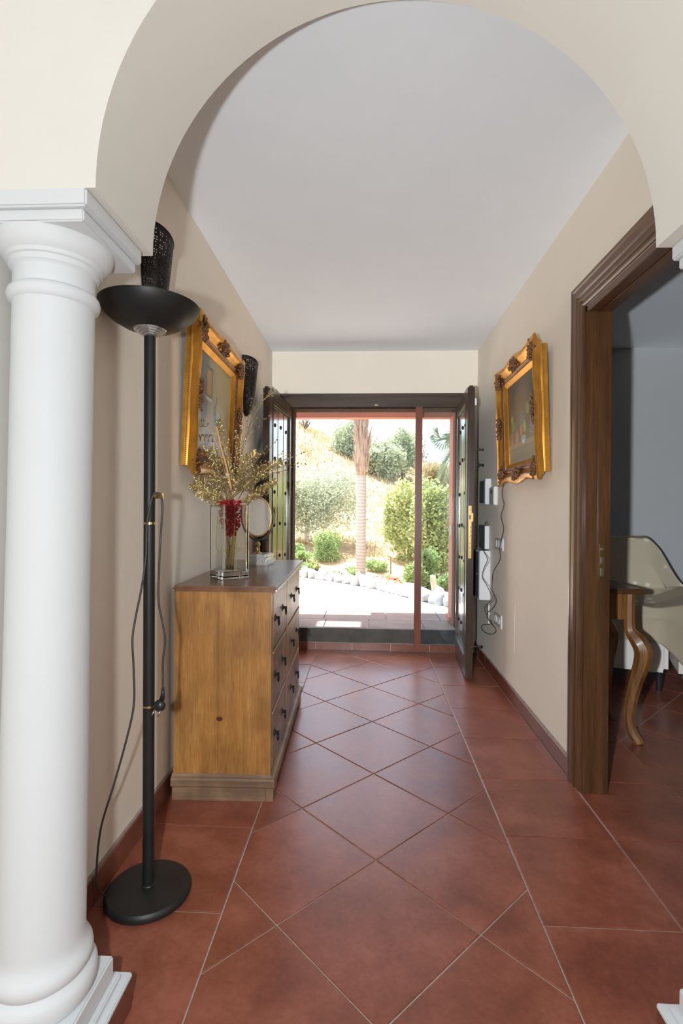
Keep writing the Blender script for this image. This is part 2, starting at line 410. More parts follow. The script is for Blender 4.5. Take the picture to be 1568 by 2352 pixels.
# arch wall with semicircular opening
cx, ra = (XS0 + XS1) / 2, (XS1 - XS0) / 2
RX = 1.012
top = MB(); na = 56
arc = [(cx - ra * math.cos(math.pi * i / na), ZS + ra * 1.003 * math.sin(math.pi * i / na)) for i in range(na + 1)]
for i in range(na):
    (xa, za), (xb, zb) = arc[i], arc[i + 1]
    vs = [(xa, YN, za), (xb, YN, zb), (xb, YN, HC), (xa, YN, HC), (xa, YF, za), (xb, YF, zb), (xb, YF, HC), (xa, YF, HC)]
    top.add(vs, [(0, 1, 2, 3), (4, 7, 6, 5)])
n_soffit = len(top.f)
top.grid(lambda a, b: (arc[round(a * na)][0], YN + (YF - YN) * b, arc[round(a * na)][1]), na, 1)
top.box((XL, YN, ZS), (XS0, YF, HC)); top.box((XS1, YN, ZS), (RX, YF, HC))
top.box((HX0, YN, 0), (XL, YF, HC)); top.box((RX, YN, 0), (HX1, YF, HC))
aw = struct(top.build('wall_front', M['arch'], fix=False))
for i, p in enumerate(aw.data.polygons): p.use_smooth = n_soffit <= i < n_soffit + na
# corridor right wall with doorway
DY0, DY1, DZ = 1.50, 2.265, 2.085
XW = XR + .102
wr = MB()
wr.box((XR, DY1, 0), (XW, YB, HC)); wr.box((XR, DY0, DZ), (XW, DY1, HC)); wr.box((XR, YF, 0), (XW, DY0, HC))
struct(wr.build('wall_right', M['wall']))
# back wall with door opening
OX0, OX1, OZ = -.665, .80, 2.10
wb = MB()
wb.box((XL - .2, YB, -.05), (OX0, YB + .22, HC)); wb.box((OX1, YB, -.05), (4.4, YB + .22, HC)); wb.box((OX0, YB, OZ), (OX1, YB + .22, HC))
struct(wb.build('wall_back', M['wall']))
# side room and hall shells
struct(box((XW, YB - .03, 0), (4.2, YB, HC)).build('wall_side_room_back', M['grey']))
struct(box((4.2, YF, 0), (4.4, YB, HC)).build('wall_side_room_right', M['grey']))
struct(box((HX0 - .2, HY0, 0), (HX0, YF, HC)).build('wall_hall_left', M['wall']))
struct(box((HX1, HY0, 0), (HX1 + .2, YF, HC)).build('wall_hall_right', M['wall']))
struct(box((HX0, HY0 - .2, 0), (HX1, HY0, HC)).build('wall_hall_rear', M['wall']))
# a faint filled chase patch in the right wall plaster
pt = MB(); pt.box((XR - .0015, 3.27, .32), (XR + .001, 3.285, .62)); pt.box((XR - .0015, 3.28, .615), (XR + .001, 3.50, .627))
struct(pt.build('trim_1', M['wall']))
# skirting
def skirting(name, x, side, y0, y1, yo):
    root = struct(box((min(x, x + side * .004), y0, 0), (max(x, x + side * .004), y1, .085)).build(name, M['grout']))
    k = math.floor((y0 - yo) / a_t)
    while yo + k * a_t < y1:
        a, b = max(y0, yo + k * a_t) + .0015, min(y1, yo + (k + 1) * a_t) - .0015
        if b - a > .01:
            xa, xb = x, x + side * .012
            m = MB(); prof = [(xa, 0), (xb, 0), (xb, .084), (xb - side * .005, .09), (xa, .09)]
            m.xprism([(p - x, q) for p, q in prof], a, b); m.build('tile', M['skirt'], root, loc=(x, 0, 0))
            box((min(xa, xb - side * .002), a, .0895), (max(xa, xb - side * .002), b, .0945)).build('edge_cap', M['skcap'], root)
        k += 1
skirting('baseboard_left', XL, 1, YF - .28, YB, 1.5127)
skirting('baseboard_right', XR, -1, 2.372, YB, 1.5232)
# threshold riser: small skirting tiles, granite slab above
br = struct(box((OX0 + .0, YB - .002, .0), (OX1, YB + .02, .066)).build('baseboard_back', M['grout']))
x = OX0 - .02
xs = [OX0 + .001, -.43, -.115, .215, .545, OX1 - .001]
for a, b in zip(xs[:-1], xs[1:]):
    box((a + .002, YB - .010, .001), (b - .002, YB - .001, .063), .0015).build('tile', M['skirt'], br)
gr = struct(box((OX0 + .001, YB - .004, .066), (OX1 - .001, YB + .02, .188), .002).build('trim_2', M['granite']))
# ------------------------------------------------------------------ front door frame
fr = struct(MB().box((-.755, YB - .022, 2.085), (.895, YB, 2.20)).build('trim_3', M['doorx']))
MB().box((-.745, YB - .034, 2.175), (.885, YB - .022, 2.192), .003).build('moulding', M['doorx'], fr)
MB().box((-.735, YB - .030, 2.105), (.87, YB - .022, 2.118), .002).build('moulding', M['doorx'], fr)
for x0, x1 in ((-.76, -.665), (.80, .895)):
    struct(MB().box((x0, YB - .022, 0), (x1, YB, 2.085), .002).build('trim_4', M['door']))
M['doorm'] = wood('matte_frame_wood', (.022, .012, .008), (.07, .04, .026), rough=.85, spec=.1)
j = MB().box((OX0, YB - .01, 2.07), (OX1, YB + .14, 2.10)); j.box((OX0, YB - .01, .188), (OX0 + .03, YB + .14, 2.07)); j.box((OX1 - .03, YB - .01, .188), (OX1, YB + .14, 2.07))
struct(j.build('door_1', M['doorm']))
# striker on the head of the frame
k_ = MB().box((.06, YB - .027, 2.093), (.09, YB - .022, 2.113), .002)
k_.build('strike_plate', M['obrass'], fr)
# red-brown screen post and glass
pr_ = thing('screen_post', 'narrow red-brown wooden post standing upright in the front doorway', 'post', (.436, YB - .035, .06))
MB().box((-.029, -.014, 0), (.029, .014, 2.02), .003).build('shaft', M['post'], pr_)
MB().lathe([(.006, 0), (.006, .012), (.009, .014), (.009, .018), (0, .019)], n=12).build('latch_knob', M['dsteel'], pr_).matrix_local = Matrix.Translation((-.018, -.014, 1.27)) @ Matrix.Rotation(math.radians(90), 4, 'X')
for nm, x0, x1, mt, lb in (('glass_screen', .472, .768, 'pane2', 'narrow tinted glass pane right of the red-brown post'),):
    g = tag(box((x0, YB - .038, .066), (x1, YB - .032, 2.068)).build(nm, M[mt]), lb, 'glass pane')
# ------------------------------------------------------------------ door leaves
def leaf(root, s, Wd=.74):
    H0, H1, T = .012, 2.09, .05
    f = lambda a, b: (min(-s * a, -s * b), max(-s * a, -s * b))
    def bx(x0, x1, d0, d1, z0, z1, ch=.003):
        y0, y1 = f(d0, d1); return MB().box((x0, y0, z0), (x1, y1, z1), ch)
    # d = depth below the corridor face
    bx(0, .075, 0, T, H0, H1).build('stile', M['door'], root)
    bx(Wd - .10, Wd, 0, T, H0, H1, .012).build('stile', M['door'], root)
    bx(.075, Wd - .10, .001, T - .002, 2.0, H1).build('top_rail', M['door'], root)
    bx(.075, Wd - .10, .001, T - .002, H0, .16).build('bottom_rail', M['door'], root)
    m = MB()
    for (x0, x1, z0, z1) in ((.075, Wd - .10, 1.978, 2.0), (.075, Wd - .10, .16, .182)):
        for q in range(3):
            y0, y1 = f(-.008 + q * .006, .012); m.box((x0, y0, z0 + q * .007), (x1, y1, z0 + q * .007 + .006), .0015)
    for (x0, x1) in ((.075, .088), (Wd - .113, Wd - .10)):
        y0, y1 = f(-.004, .012); m.box((x0, y0, .182), (x1, y1, 1.978), .003)
    m.build('moulding', M['door'], root)
    bx(.075, Wd - .10, .024, T - .004, .16, 2.0, 0).build('back_panel', M['dark'], root)
    x0, x1 = .088, Wd - .113; w = (x1 - x0) / 3
    for i in range(3):
        p = bx(x0 + i * w + .007, x0 + (i + 1) * w - .007, .010, .026, .184, 1.976, .003).build('plank', M['plank'], root)
        for k in range(7):
            if i == 1 and k == 2: continue
            z = 1.84 - .252 * k + (.0 if i != 1 else .01)
            MB().lathe([(.0165, 0), (.015, .004), (.009, .008), (0, .0095)], n=12).build('stud', M['iron'], p, smooth='all').matrix_local = Matrix.Translation((x0 + (i + .5) * w, -s * .010, z)) @ Matrix.Rotation(math.radians(-90 * s), 4, 'X')
    return root
ang = math.atan2(3.69 - 4.42, .705 - .757)
LR = leaf(thing('door_leaf', 'right-hand dark studded door leaf folded open beside the white wall boxes', 'door leaf', (.757, 4.42 - .01, 0), (0, 0, ang)), -1)
ang2 = math.atan2(3.68 - 4.42, -.700 + .645)
LL = leaf(thing('door_leaf', 'left-hand dark studded door leaf folded open behind the chest of drawers', 'door leaf', (-.647, 4.42 - .01, 0), (0, 0, ang2)), 1)
# brass lock on the right leaf's edge
e = .74
lk = MB().box((e, .012, .87), (e + .002, .033, 1.24), .0008); lk.box((e, .030, 1.13), (e + .003, .044, 1.19), .0008)
lk = lk.build('lock_plate', M['brass'], LR)
for z in (.885, .915, .945, .975, 1.21, 1.225):
    MB().lathe([(.0032, 0), (.0032, .001), (0, .0012)], n=8).build('screw', M['dsteel'], lk).matrix_local = Matrix.Translation((e + .002, .0225, z)) @ Matrix.Rotation(math.radians(90), 4, 'Y')
box((e + .0022, .016, 1.145), (e + .0032, .028, 1.175)).build('latch', M['dsteel'], lk)
for z in (1.03, 1.06, 1.09): MB().lathe([(.008, 0), (.008, .0025), (0, .003)], n=12).build('bolt', M['obrass'], lk).matrix_local = Matrix.Translation((e + .002, .0225, z)) @ Matrix.Rotation(math.radians(90), 4, 'Y')
def handle(x, z, big):
    h = MB(); h.lathe([(.014, 0), (.014, .004), (.005, .007), (.005, .028), (.011, .034), (.013, .042), (.009, .05), (0, .052)] if big else [(.004, 0), (.004, .035), (.009, .038), (.009, .046), (0, .047)], n=14)
    o = h.build('door_knob', M['dsteel'], LR, smooth=True); o.matrix_local = Matrix.Translation((x, .05, z)) @ Matrix.Rotation(math.radians(-90), 4, 'X'); return o
handle(.70, 1.64, 0); handle(.70, 1.53, 1); handle(.72, .245, 1)
box((.66, .05, 1.50), (.72, .056, 1.56), .002).build('escutcheon', M['dsteel'], LR)
box((.700, .05, 1.95), (.728, .064, 2.0), .003).build('alarm_contact', M['plast'], LR)
tag(box((XL, 3.60, 1.93), (XL + .022, 3.63, 2.01), .003).build('alarm_contact', M['plast']), 'small white alarm sensor on the left wall by the door leaf top', 'sensor')
# ------------------------------------------------------------------ side doorway casing (swept profile) and jambs
def sweep3(prof, y0, y1, ztop, xf):
    # prof: (u outward from the opening edge, v out of the wall); path up far side, across, down near side
    ob = []
    def seg(fn0, fn1, mat):
        n = len(prof); vs = [fn0(u, v) for u, v in prof] + [fn1(u, v) for u, v in prof]
        m = MB(); m.add(vs, [(i, (i + 1) % n, n + (i + 1) % n, n + i) for i in range(n)] + [tuple(range(n)), tuple(range(n, 2 * n))[::-1]])
        return m
    ob.append((seg(lambda u, v: (xf - v, y1 + u, 0), lambda u, v: (xf - v, y1 + u, ztop + u), None), M['casing']))
    ob.append((seg(lambda u, v: (xf - v, y1 + u, ztop + u), lambda u, v: (xf - v, y0 - u, ztop + u), None), M['casingy']))
    ob.append((seg(lambda u, v: (xf - v, y0 - u, ztop + u), lambda u, v: (xf - v, y0 - u, 0), None), M['casing']))
    return ob
prof = [(u * .90, v * .62) for u, v in [(0, 0), (0, .012), (.006, .022), (.014, .024), (.020, .012), (.027, .011), (.033, .024), (.045, .028), (.050, .018), (.056, .018), (.062, .030), (.090, .034), (.096, .027), (.102, .034), (.116, .034), (.118, .02), (.118, 0)]]
d2 = struct(MB().box((XR - .002, DY1 - .001, 0), (XW + .002, DY1 + .012, DZ)).build('door_2', M['casing']))
for m, mt in sweep3(prof, DY0, DY1, DZ, XR): m.build('casing', mt, d2)
jm = MB().box((XR + .0, DY1 - .018, 0), (XR + .047, DY1, DZ), .003).box((XR + .052, DY1 - .021, 0), (XW + .002, DY1, DZ), .002).box((XR + .046, DY1 - .014, 0), (XR + .053, DY1, DZ))
jm.box((XR, DY0, 0), (XW + .002, DY0 + .03, DZ), .002)
jm.build('jamb', M['casing'], d2)
MB().box((XR + .0, DY0, DZ - .030), (XR + .047, DY1, DZ), .003).box((XR + .052, DY0, DZ - .032), (XW + .002, DY1, DZ), .002).box((XR + .046, DY0, DZ - .014), (XR + .053, DY1, DZ)).build('head_jamb', M['casingy'], d2)
kp = box((XR + .058, DY1 - .0225, .915), (XR + .082, DY1 - .0205, 1.065), .0006).build('strike_plate', M['obrass'], d2)
for z0, z1 in ((.93, .965), (.985, 1.01), (1.04, 1.05)):
    box((XR + .064, DY1 - .0235, z0), (XR + .076, DY1 - .022, z1), .0004).build('slot', M['steel'], kp)
# ------------------------------------------------------------------ columns
def column(name, label, cb, ct, hb, ht, so=0):
    # cb / ct: plan centre at base and top
    t = thing(name, label, 'column', (cb[0], cb[1], 0))
    lx, ly = (ct[0] - cb[0]) / 1.8, (ct[1] - cb[1]) / 1.8
    pb = MB().box((-hb + .004, -hb + .004, 0), (hb - .004, hb - .004, .072)); pb.build('base_block', M['grout'], t)
    for (a, b) in (((hb - .004, -hb, 0), (hb, hb, .071)), ((-hb, -hb, 0), (-hb + .004, hb, .071)), ((-hb + .005, hb - .004, 0), (hb - .005, hb, .071)), ((-hb + .005, -hb, 0), (hb - .005, -hb + .004, .071))):
        box(a, b, .001).build('skirting_tile', M['skirt'], t)
    p = MB(); p.box((-hb - .001, -hb - .001, .072), (hb + .001, hb + .001, .085), .003)
    p.box((-hb + .018, -hb + .018, .085), (hb - .018, hb - .018, .098), .003); p.box((-hb + .030, -hb + .030, .098), (hb - .030, hb - .030, .150), .004)
    p.build('plinth', M['white'], t, smooth=True)
    rb, rt = .0865, .0825
    pr = [(.095, .150), (.106, .153), (.111, .163), (.112, .175), (.111, .187), (.106, .197), (.098, .202), (.095, .205), (.098, .208), (.1015, .216), (.1025, .224), (.101, .233), (.096, .242), (.091, .250), (rb + .001, .262), (rb, .275)]
    for i in range(1, 9): pr.append((rb + (rt - rb) * i / 8 + .0005 * math.sin(i), .275 + (1.645 - .275) * i / 8))
    pr += [(rt + .002, 1.652), (.090, 1.655), (.0935, 1.662), (.0945, 1.670), (.0925, 1.678), (.088, 1.683), (rt + .001, 1.686), (rt + .001, 1.722), (.086, 1.725), (.091, 1.728), (.092, 1.735), (.093, 1.739), (.098, 1.741), (.100, 1.749), (.106, 1.753), (.113, 1.761), (.119, 1.772), (.122, 1.784), (.122, 1.787)]
    MB().lathe(pr, c=(so, 0, 0), n=56, lean=(lx, ly)).build('shaft', M['white'], t, smooth=True)
    ox, oy = ct[0] - cb[0], ct[1] - cb[1]
    q = MB(); q.box((ox - ht + .003, oy - ht + .003, 1.787), (ox + ht - .003, oy + ht - .003, 1.812), .003); q.box((ox - ht - .008, oy - ht - .008, 1.812), (ox + ht + .008, oy + ht + .008, 1.8485), .004)
    q.build('abacus', M['white'], t, smooth=True)
    return t
column('white_column', 'thick round white column left of the archway beside the floor lamp', (-.686, 1.083), (-.700, 1.145), .131, .122, -.012)
column('white_column', 'white column mostly out of frame at the right edge under the arch', (.80, 1.075), (.872, 1.16), .131, .128)
# ------------------------------------------------------------------ floor lamp
FL = thing('floor_lamp', 'tall black uplighter floor lamp with wide bowl shade and round base', 'lamp', (-.668, 1.570, 0))
MB().lathe([(0, 0), (.118, 0), (.127, .006), (.129, .014), (.127, .022), (.121, .028), (.03, .034), (0, .034)], n=56).build('base', M['black'], FL, smooth=True)
MB().lathe([(.0205, .0335), (.0205, .0355), (.0185, .0375), (.0185, .038)], n=24).build('base_collar', M['dsteel'], FL, smooth=True)
ln = (-.004, 0)
pz = [.038, .586, .590, 1.154, 1.158, 1.735]
for a, b in ((.038, .586), (.592, 1.152), (1.159, 1.735)):
    MB().lathe([(.0172, a), (.0172, b)], n=28, lean=ln).build('pole', M['black'], FL, smooth=True)
for a, b in ((.586, .592), (1.152, 1.159)):
    MB().lathe([(.0177, a), (.0177, b)], n=28, lean=ln).build('pole_ring', M['brass'], FL, smooth=True)
MB().lathe([(.018, 1.733), (.024, 1.737), (.024, 1.740), (.032, 1.741), (.032, 1.745), (.040, 1.746), (.040, 1.750), (.047, 1.751), (.050, 1.757), (.02, 1.757)], n=40, lean=ln).build('clear_collar', M['acryl'], FL, smooth=True)
bp = [(.015, 1.752), (.045, 1.754), (.080, 1.763), (.113, 1.782), (.136, 1.803), (.149, 1.825), (.150, 1.829), (.147, 1.829), (.134, 1.807), (.111, 1.786), (.079, 1.767), (.045, 1.758), (.0, 1.757)]
MB().lathe(bp, n=64, lean=ln).build('bowl_shade', M['black'], FL, smooth=True)
hx = -.004 * 1.24
hk = MB().tube([(hx + .016, -.0, 1.240), (hx + .040, -.004, 1.240)], .0085, 12); hk.tube([(hx + .039, -.004, 1.240), (hx + .043, -.004, 1.240)], .012, 12)
hk.build('cord_hook', M['brass'], FL, smooth=True)
def sm(pts, n=6):
    out = []; P = [Vector(p) for p in pts]
    for i in range(len(P) - 1):
        a, b, c, d = P[max(i - 1, 0)], P[i], P[i + 1], P[min(i + 2, len(P) - 1)]
        for k in range(n):
            t = k / n; out.append(.5 * ((2 * b) + (c - a) * t + (2 * a - 5 * b + 4 * c - d) * t * t + (3 * b - a - 3 * c + d) * t ** 3))
    out.append(P[-1]); return out
# cord: base back-left -> up along the pole -> over hook -> down to plug
R_ = Vector((-.668, 1.570, 0))
def at(px, py, Y):
    d = Vector(((px - 784) / F, 1, -(py - 1176) / F)); d = W2C.transposed() @ d
    t = Y / d.y; return Vector((0, 0, CH)) + d * t
cord = [at(246, 2041, 1.53) * 1.0]
cord[0].z = .012
for px, py, Y in ((224, 2036, 1.50), (222, 1990, 1.495), (232, 1900, 1.50), (262, 1800, 1.50), (290, 1700, 1.50), (307, 1620, 1.51), (307, 1540, 1.51), (304, 1470, 1.51), (311, 1420, 1.52), (325, 1350, 1.53), (335, 1280, 1.535), (337, 1210, 1.54), (345, 1160, 1.545), (352, 1137, 1.55), (359, 1132, 1.553), (369, 1137, 1.555), (373, 1165, 1.555), (369, 1230, 1.555), (365, 1310, 1.555), (364, 1380, 1.555), (373, 1430, 1.555), (379, 1470, 1.555), (374, 1520, 1.555), (374, 1585, 1.555)):
    cord.append(at(px, py, Y))
cord = [p - R_ for p in cord]
MB().tube(sm(cord), .0031, 8).build('power_cord', M['cable'], FL, smooth='all')
pl = cord[-1]
pg = MB().tube([pl + Vector((0, 0, .006)), pl + Vector((0, 0, -.012)), pl + Vector((-.003, 0, -.030))], [.0045, .0058, .008], 12)
pg.ball(pl + Vector((-.010, 0, -.048)), .019, 2, (1, .75, 1))
pgo = pg.build('plug', M['dark'], FL, smooth='all')
pn = MB()
for dx in (-.019, .0): pn.tube([pl + Vector((dx - .004, -.008, -.060)), pl + Vector((dx - .011, -.012, -.076))], .0024, 8)
pn.build('pin', M['steel'], pgo, smooth='all')
# ------------------------------------------------------------------ chest of drawers (local: x across to front, y along wall, z up)
CR = math.radians(1.45)
CD = thing('chest_of_drawers', 'honey pine chest of six drawers with black ring pulls against left wall', 'chest', (-.388, 2.112, 0), (0, 0, CR))
D_, L_ = .405, 1.10      # body depth (to -x) and length (+y)
def cb(a, b, nm, mt, ch=.003, par=CD): return MB().box(a, b, ch).build(nm, M[mt], par)
for a_, b_ in ((0, .028), (.028, .186), (.186, D_)): cb((-D_ + a_ + .0002, 0, .105), (-D_ + b_ - .0002, .02, .862), 'side_plank', 'pine', .0005)
cb((-D_, L_ - .02, .105), (0, L_, .862), 'side_panel', 'pine')
cb((-D_, .02, .105), (-D_ + .012, L_ - .02, .862), 'back_panel', 'pine', 0)
cb((-.03, .0205, .105), (0, .032, .862), 'corner_stile', 'pine', .001)
cb((-.03, L_ - .032, .105), (0, L_ - .0205, .862), 'corner_stile', 'pine', .001)
YD = .485
cb((-.03, YD - .010, .105), (.0035, YD + .010, .862), 'divider', 'pine', .001)
MB().box((-D_ - .004, -.026, .862), (.028, L_ + .028, .886), .010).build('top_board', M['pinet'], CD, smooth=True)
rows = [(.612, .855), (.360, .604), (.112, .352)]
for z0, z1 in ((.604, .612), (.352, .360), (.105, .112), (.855, .862)):
    cb((-.03, .032, z0), (-.004, YD - .010, z1), 'rail', 'pine', 0); cb((-.03, YD + .010, z0), (-.004, L_ - .032, z1), 'rail', 'pine', 0)
cb((-D_ + .012, .032, .10), (-.034, L_ - .032, .108), 'bottom_board', 'pine', 0)
for (y0, y1, hs) in ((.032, YD - .010, (.085, .315)), (YD + .010, L_ - .032, (.655, .905))):
    for z0, z1 in rows:
        dw = cb((-.022, y0 + .002, z0 + .001), (.0025, y1 - .002, z1 - .001), 'drawer', 'pinef', .002)
        cb((-.018, y0 + .003, z1 - .009), (.0045, y1 - .003, z1 - .002), 'lit_edge', 'lit_edge', .001, dw)  # added strip, its pale colour stands for light on the drawer's top edge
        for yh in hs:
            zc = z0 + (z1 - z0) * (.52 if z0 > .5 else .56)
            p = MB(); p.box((-.016, -.010, -.0005), (.018, .010, .003), .002); p.lathe([(.012, 0), (.011, .004), (.006, .007), (.006, .016), (.008, .019), (0, .021)], n=14)
            o = p.build('ring_pull', M['iron'], dw, smooth=True); o.matrix_local = Matrix.Translation((.0025, yh, zc)) @ Matrix.Rotation(math.radians(90), 4, 'Y')
            ring = [(.012 + .002 * (1 - math.cos(a)), .017 * math.sin(a), -.016 + .017 * math.cos(a)) for a in [2 * math.pi * k / 20 for k in range(21)]]
            # ring in local door coordinates, written relative to the drawer
            r2 = MB().tube([(x + .004, yh + y, zc + z) for x, y, z in ring], .0028, 8, cap=False)
            r2.build('ring_pull', M['iron'], dw, smooth='all')
# plinth moulding and feet
m = MB()
prof2 = [(-.004, .056), (.016, .056), (.020, .062), (.020, .086), (.015, .093), (.008, .096), (.0, .105), (-.004, .105)]
n = len(prof2)
def ringseg(path, mat):
    mm = MB(); vs = []
    for fn in path: vs += [fn(u, z) for u, z in prof2]
    fs = []
    for k in range(len(path) - 1): fs += [(k * n + i, k * n + (i + 1) % n, (k + 1) * n + (i + 1) % n, (k + 1) * n + i) for i in range(n)]
    fs += [tuple(range(n)), tuple(range((len(path) - 1) * n, len(path) * n))[::-1]]
    mm.add(vs, fs); return mm.build('plinth_moulding', mat, CD)
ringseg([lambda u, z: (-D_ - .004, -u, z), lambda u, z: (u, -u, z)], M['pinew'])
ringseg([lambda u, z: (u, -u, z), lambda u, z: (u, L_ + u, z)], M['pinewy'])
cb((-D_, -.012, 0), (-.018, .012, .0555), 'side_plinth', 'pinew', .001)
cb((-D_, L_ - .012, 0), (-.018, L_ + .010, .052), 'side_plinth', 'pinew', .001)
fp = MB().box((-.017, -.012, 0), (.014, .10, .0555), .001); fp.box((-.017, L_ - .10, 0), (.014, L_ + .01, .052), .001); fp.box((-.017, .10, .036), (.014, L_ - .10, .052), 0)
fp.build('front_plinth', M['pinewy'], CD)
kn = MB().lathe([(0, 0), (.012, .0), (.012, .0006), (0, .0008)], n=12, sc=(1.2, .8)); kn = kn.build('wood_knot', plain('knot', (.10, .025, .02), .4, var=.1), CD)
kn.matrix_local = Matrix.Translation((-.213, -.0002, .333)) @ Matrix.Rotation(math.radians(90), 4, 'X')
ZT = .886
# ------------------------------------------------------------------ vase
VX, VY = -.630, 2.35
VA = thing('glass_vase', 'tall square clear glass vase with thick base on the chest', 'vase', (VX, VY, ZT + .0005), (0, 0, math.radians(42)))
def vasemesh():
    m = MB(); h, wv, ww, tb = .335, .067, .059, .032
    def sq(w, z, r=.008):
        pts = []
        for cxx, cyy, a in ((w - r, w - r, 0), (-w + r, w - r, 90), (-w + r, -w + r, 180), (w - r, -w + r, 270)):
            for k in range(4):
                an = math.radians(a + k * 30); pts.append((cxx + r * math.cos(an), cyy + r * math.sin(an), z))
        return pts
    rings = [sq(wv - .003, 0), sq(wv, .003), sq(wv, h - .002), sq(wv - .002, h), sq(ww + .002, h), sq(ww, h - .002), sq(ww, tb + .002), sq(ww - .004, tb)]
    vs = sum(rings, []); fs = []; q = 16
    for k in range(len(rings) - 1): fs += [(k * q + i, k * q + (i + 1) % q, (k + 1) * q + (i + 1) % q, (k + 1) * q + i) for i in range(q)]
    fs += [tuple(range(q))[::-1], tuple((len(rings) - 1) * q + i for i in range(q))]
    m.add(vs, fs); return m
vasemesh().build('body', M['clear'], VA)
# ------------------------------------------------------------------ artificial spray stems in the vase
def P3(px, py, Y=VY): return at(px, py, Y)
vb = Vector((VX, VY, ZT + .036))
G = 'gilded artificial stems in the glass vase'
def stem(name, label, mat, path, r=.0022):
    t = thing(name, label, 'artificial stem', path[0], group=G)
    pts = [Vector(p) - Vector(path[0]) for p in sm(path)]
    MB().tube(pts, r, 6).build('stalk', mat, t, smooth='all')
    return t, pts
def leafquad(m, base, d, nrm, L, Wd):
    d = d.normalized(); s = d.cross(nrm).normalized() * Wd
    m.add([base, base + d * L * .45 + s, base + d * L, base + d * L * .45 - s], [(0, 1, 2, 3)])
def fern(label, path, leafL, n, mat=M['gglit']):
    t, pts = stem('fern_spray', label, M['gglit'], path)
    m = MB(); k0 = int(len(pts) * .45)
    for i in range(k0, len(pts) - 1):
        f_ = (i - k0) / (len(pts) - k0); d = (pts[i + 1] - pts[i]).normalized()
        for rep in range(n):
            b_ = pts[i].lerp(pts[i + 1], rep / n)
            for s in (-1, 1):
                sd = d.cross(Vector((.15, -1, .1))).normalized() * s
                dd = (d * .7 + sd + Vector((0, random.uniform(-.35, .35), random.uniform(-.1, .1)))).normalized()
                LL_ = leafL * math.sin(math.pi * min(1, .12 + f_ * .86)) * random.uniform(.8, 1.15) + .006
                sub = 7
                for q in range(sub):
                    bb = b_ + dd * LL_ * q / sub
                    for s2 in (-1, 1):
                        d3 = (dd + dd.cross(Vector((.2, -1, 0))).normalized() * s2 * .8 + Vector((0, random.uniform(-.3, .3), 0))).normalized()
                        leafquad(m, bb, d3, Vector((random.uniform(-1, 1), -1, random.uniform(-1, 1))), .010, .0010)
                leafquad(m, b_, dd, Vector((random.uniform(-1, 1), -1, random.uniform(-1, 1))), LL_, .0011)
    m.build('fern_fronds', mat, t, fix=False)['kind'] = 'stuff'; return t
def beaded(label, path, branches, mat=M['gglit'], bead=.0052):
    t, pts = stem('beaded_spray', label, M['gglit'], path, .0016)
    m = MB(); w_ = MB()
    for (i0, end) in branches:
        a = pts[int(i0 * (len(pts) - 1))]; b_ = Vector(end) - Vector(path[0])
        mid = (a + b_) / 2 + Vector((random.uniform(-.01, .01), random.uniform(-.02, .02), .012))
        bp_ = sm([a, mid, b_], 5); w_.tube(bp_, .0007, 4)
        for q in range(4, len(bp_), 1):
            o_ = Vector((random.uniform(-1, 1), random.uniform(-1, 1), random.uniform(-1, 1))) * .005
            m.ball(bp_[q] + o_, bead * random.uniform(.45, .8), 1)
        m.ball(b_, bead * .85, 1)
    w_.build('wire', M['gglit'], t); m.build('beads', mat, t, smooth='all')['kind'] = 'stuff'; return t
def curl(label, path, c, R0, turns, axis, rad=.0026):
    t, pts = stem('curled_stem', label, M['gglit'], path)
    ax = Vector(axis).normalized(); a = ax.cross(Vector((0, 0, 1))).normalized(); b_ = ax.cross(a)
    o0 = Vector(path[-1]) - Vector(path[0]); cc = []
    for k in range(int(turns * 16)):
        an = 2 * math.pi * k / 16; rr = R0 * (1 - .3 * k / (turns * 16))
        cc.append(o0 + ax * (k * .0011) * (R0 / .016) + a * (rr * math.cos(an) - R0) + b_ * rr * math.sin(an))
    MB().tube(cc, rad, 6).build('curl', M['gglit'], t, smooth='all'); return t
def rnd(s): return random.uniform(-s, s)
def pth(*q):
    lo = Vector((VX + rnd(.018), VY + rnd(.018), ZT + .037)); nk = Vector((VX + rnd(.03), VY + rnd(.025), ZT + .30))
    return [lo, nk] + [P3(a, b, y) for a, b, y in q]
fern('gold glitter fern spray leaning furthest left, low over the vase', pth((505, 1150, 2.42), (470, 1115, 2.42), (434, 1098, 2.42)), .045, 3)
fern('gold glitter fern spray rising left in front of the painting', pth((505, 1120, 2.46), (475, 1060, 2.44), (447, 1020, 2.42)), .055, 3)
fern('gold glitter fern sprig lowest at the far left of the bouquet', pth((500, 1140, 2.38), (470, 1130, 2.36), (445, 1112, 2.36)), .035, 3)
fern('gold fern sprig above the centre spiral curl', pth((540, 1120, 2.44), (560, 1070, 2.44), (590, 1040, 2.44)), .030, 2)
fern('gold fern sprig fanning right under the beaded sprays', pth((560, 1120, 2.46), (600, 1085, 2.46), (645, 1060, 2.46)), .028, 2)
fern('broad gold fern spray behind the bamboo reed', pth((515, 1120, 2.48), (495, 1070, 2.48), (480, 1035, 2.48)), .050, 3)
fern('drooping gold glitter fern at the left rim of the vase', pth((515, 1160, 2.40), (488, 1145, 2.38), (468, 1130, 2.37)), .035, 2)
fern('small gold fern leaf upright behind the curls', pth((550, 1120, 2.46), (560, 1080, 2.47), (572, 1045, 2.47)), .022, 2)
fern('gold glitter leaf pointing right toward the door planks', pth((565, 1150, 2.45), (598, 1128, 2.45), (632, 1105, 2.45)), .016, 3)
fern('tallest gold fern sprig in front of the left painting', pth((530, 1100, 2.44), (515, 1030, 2.43), (500, 965, 2.43)), .016, 2)
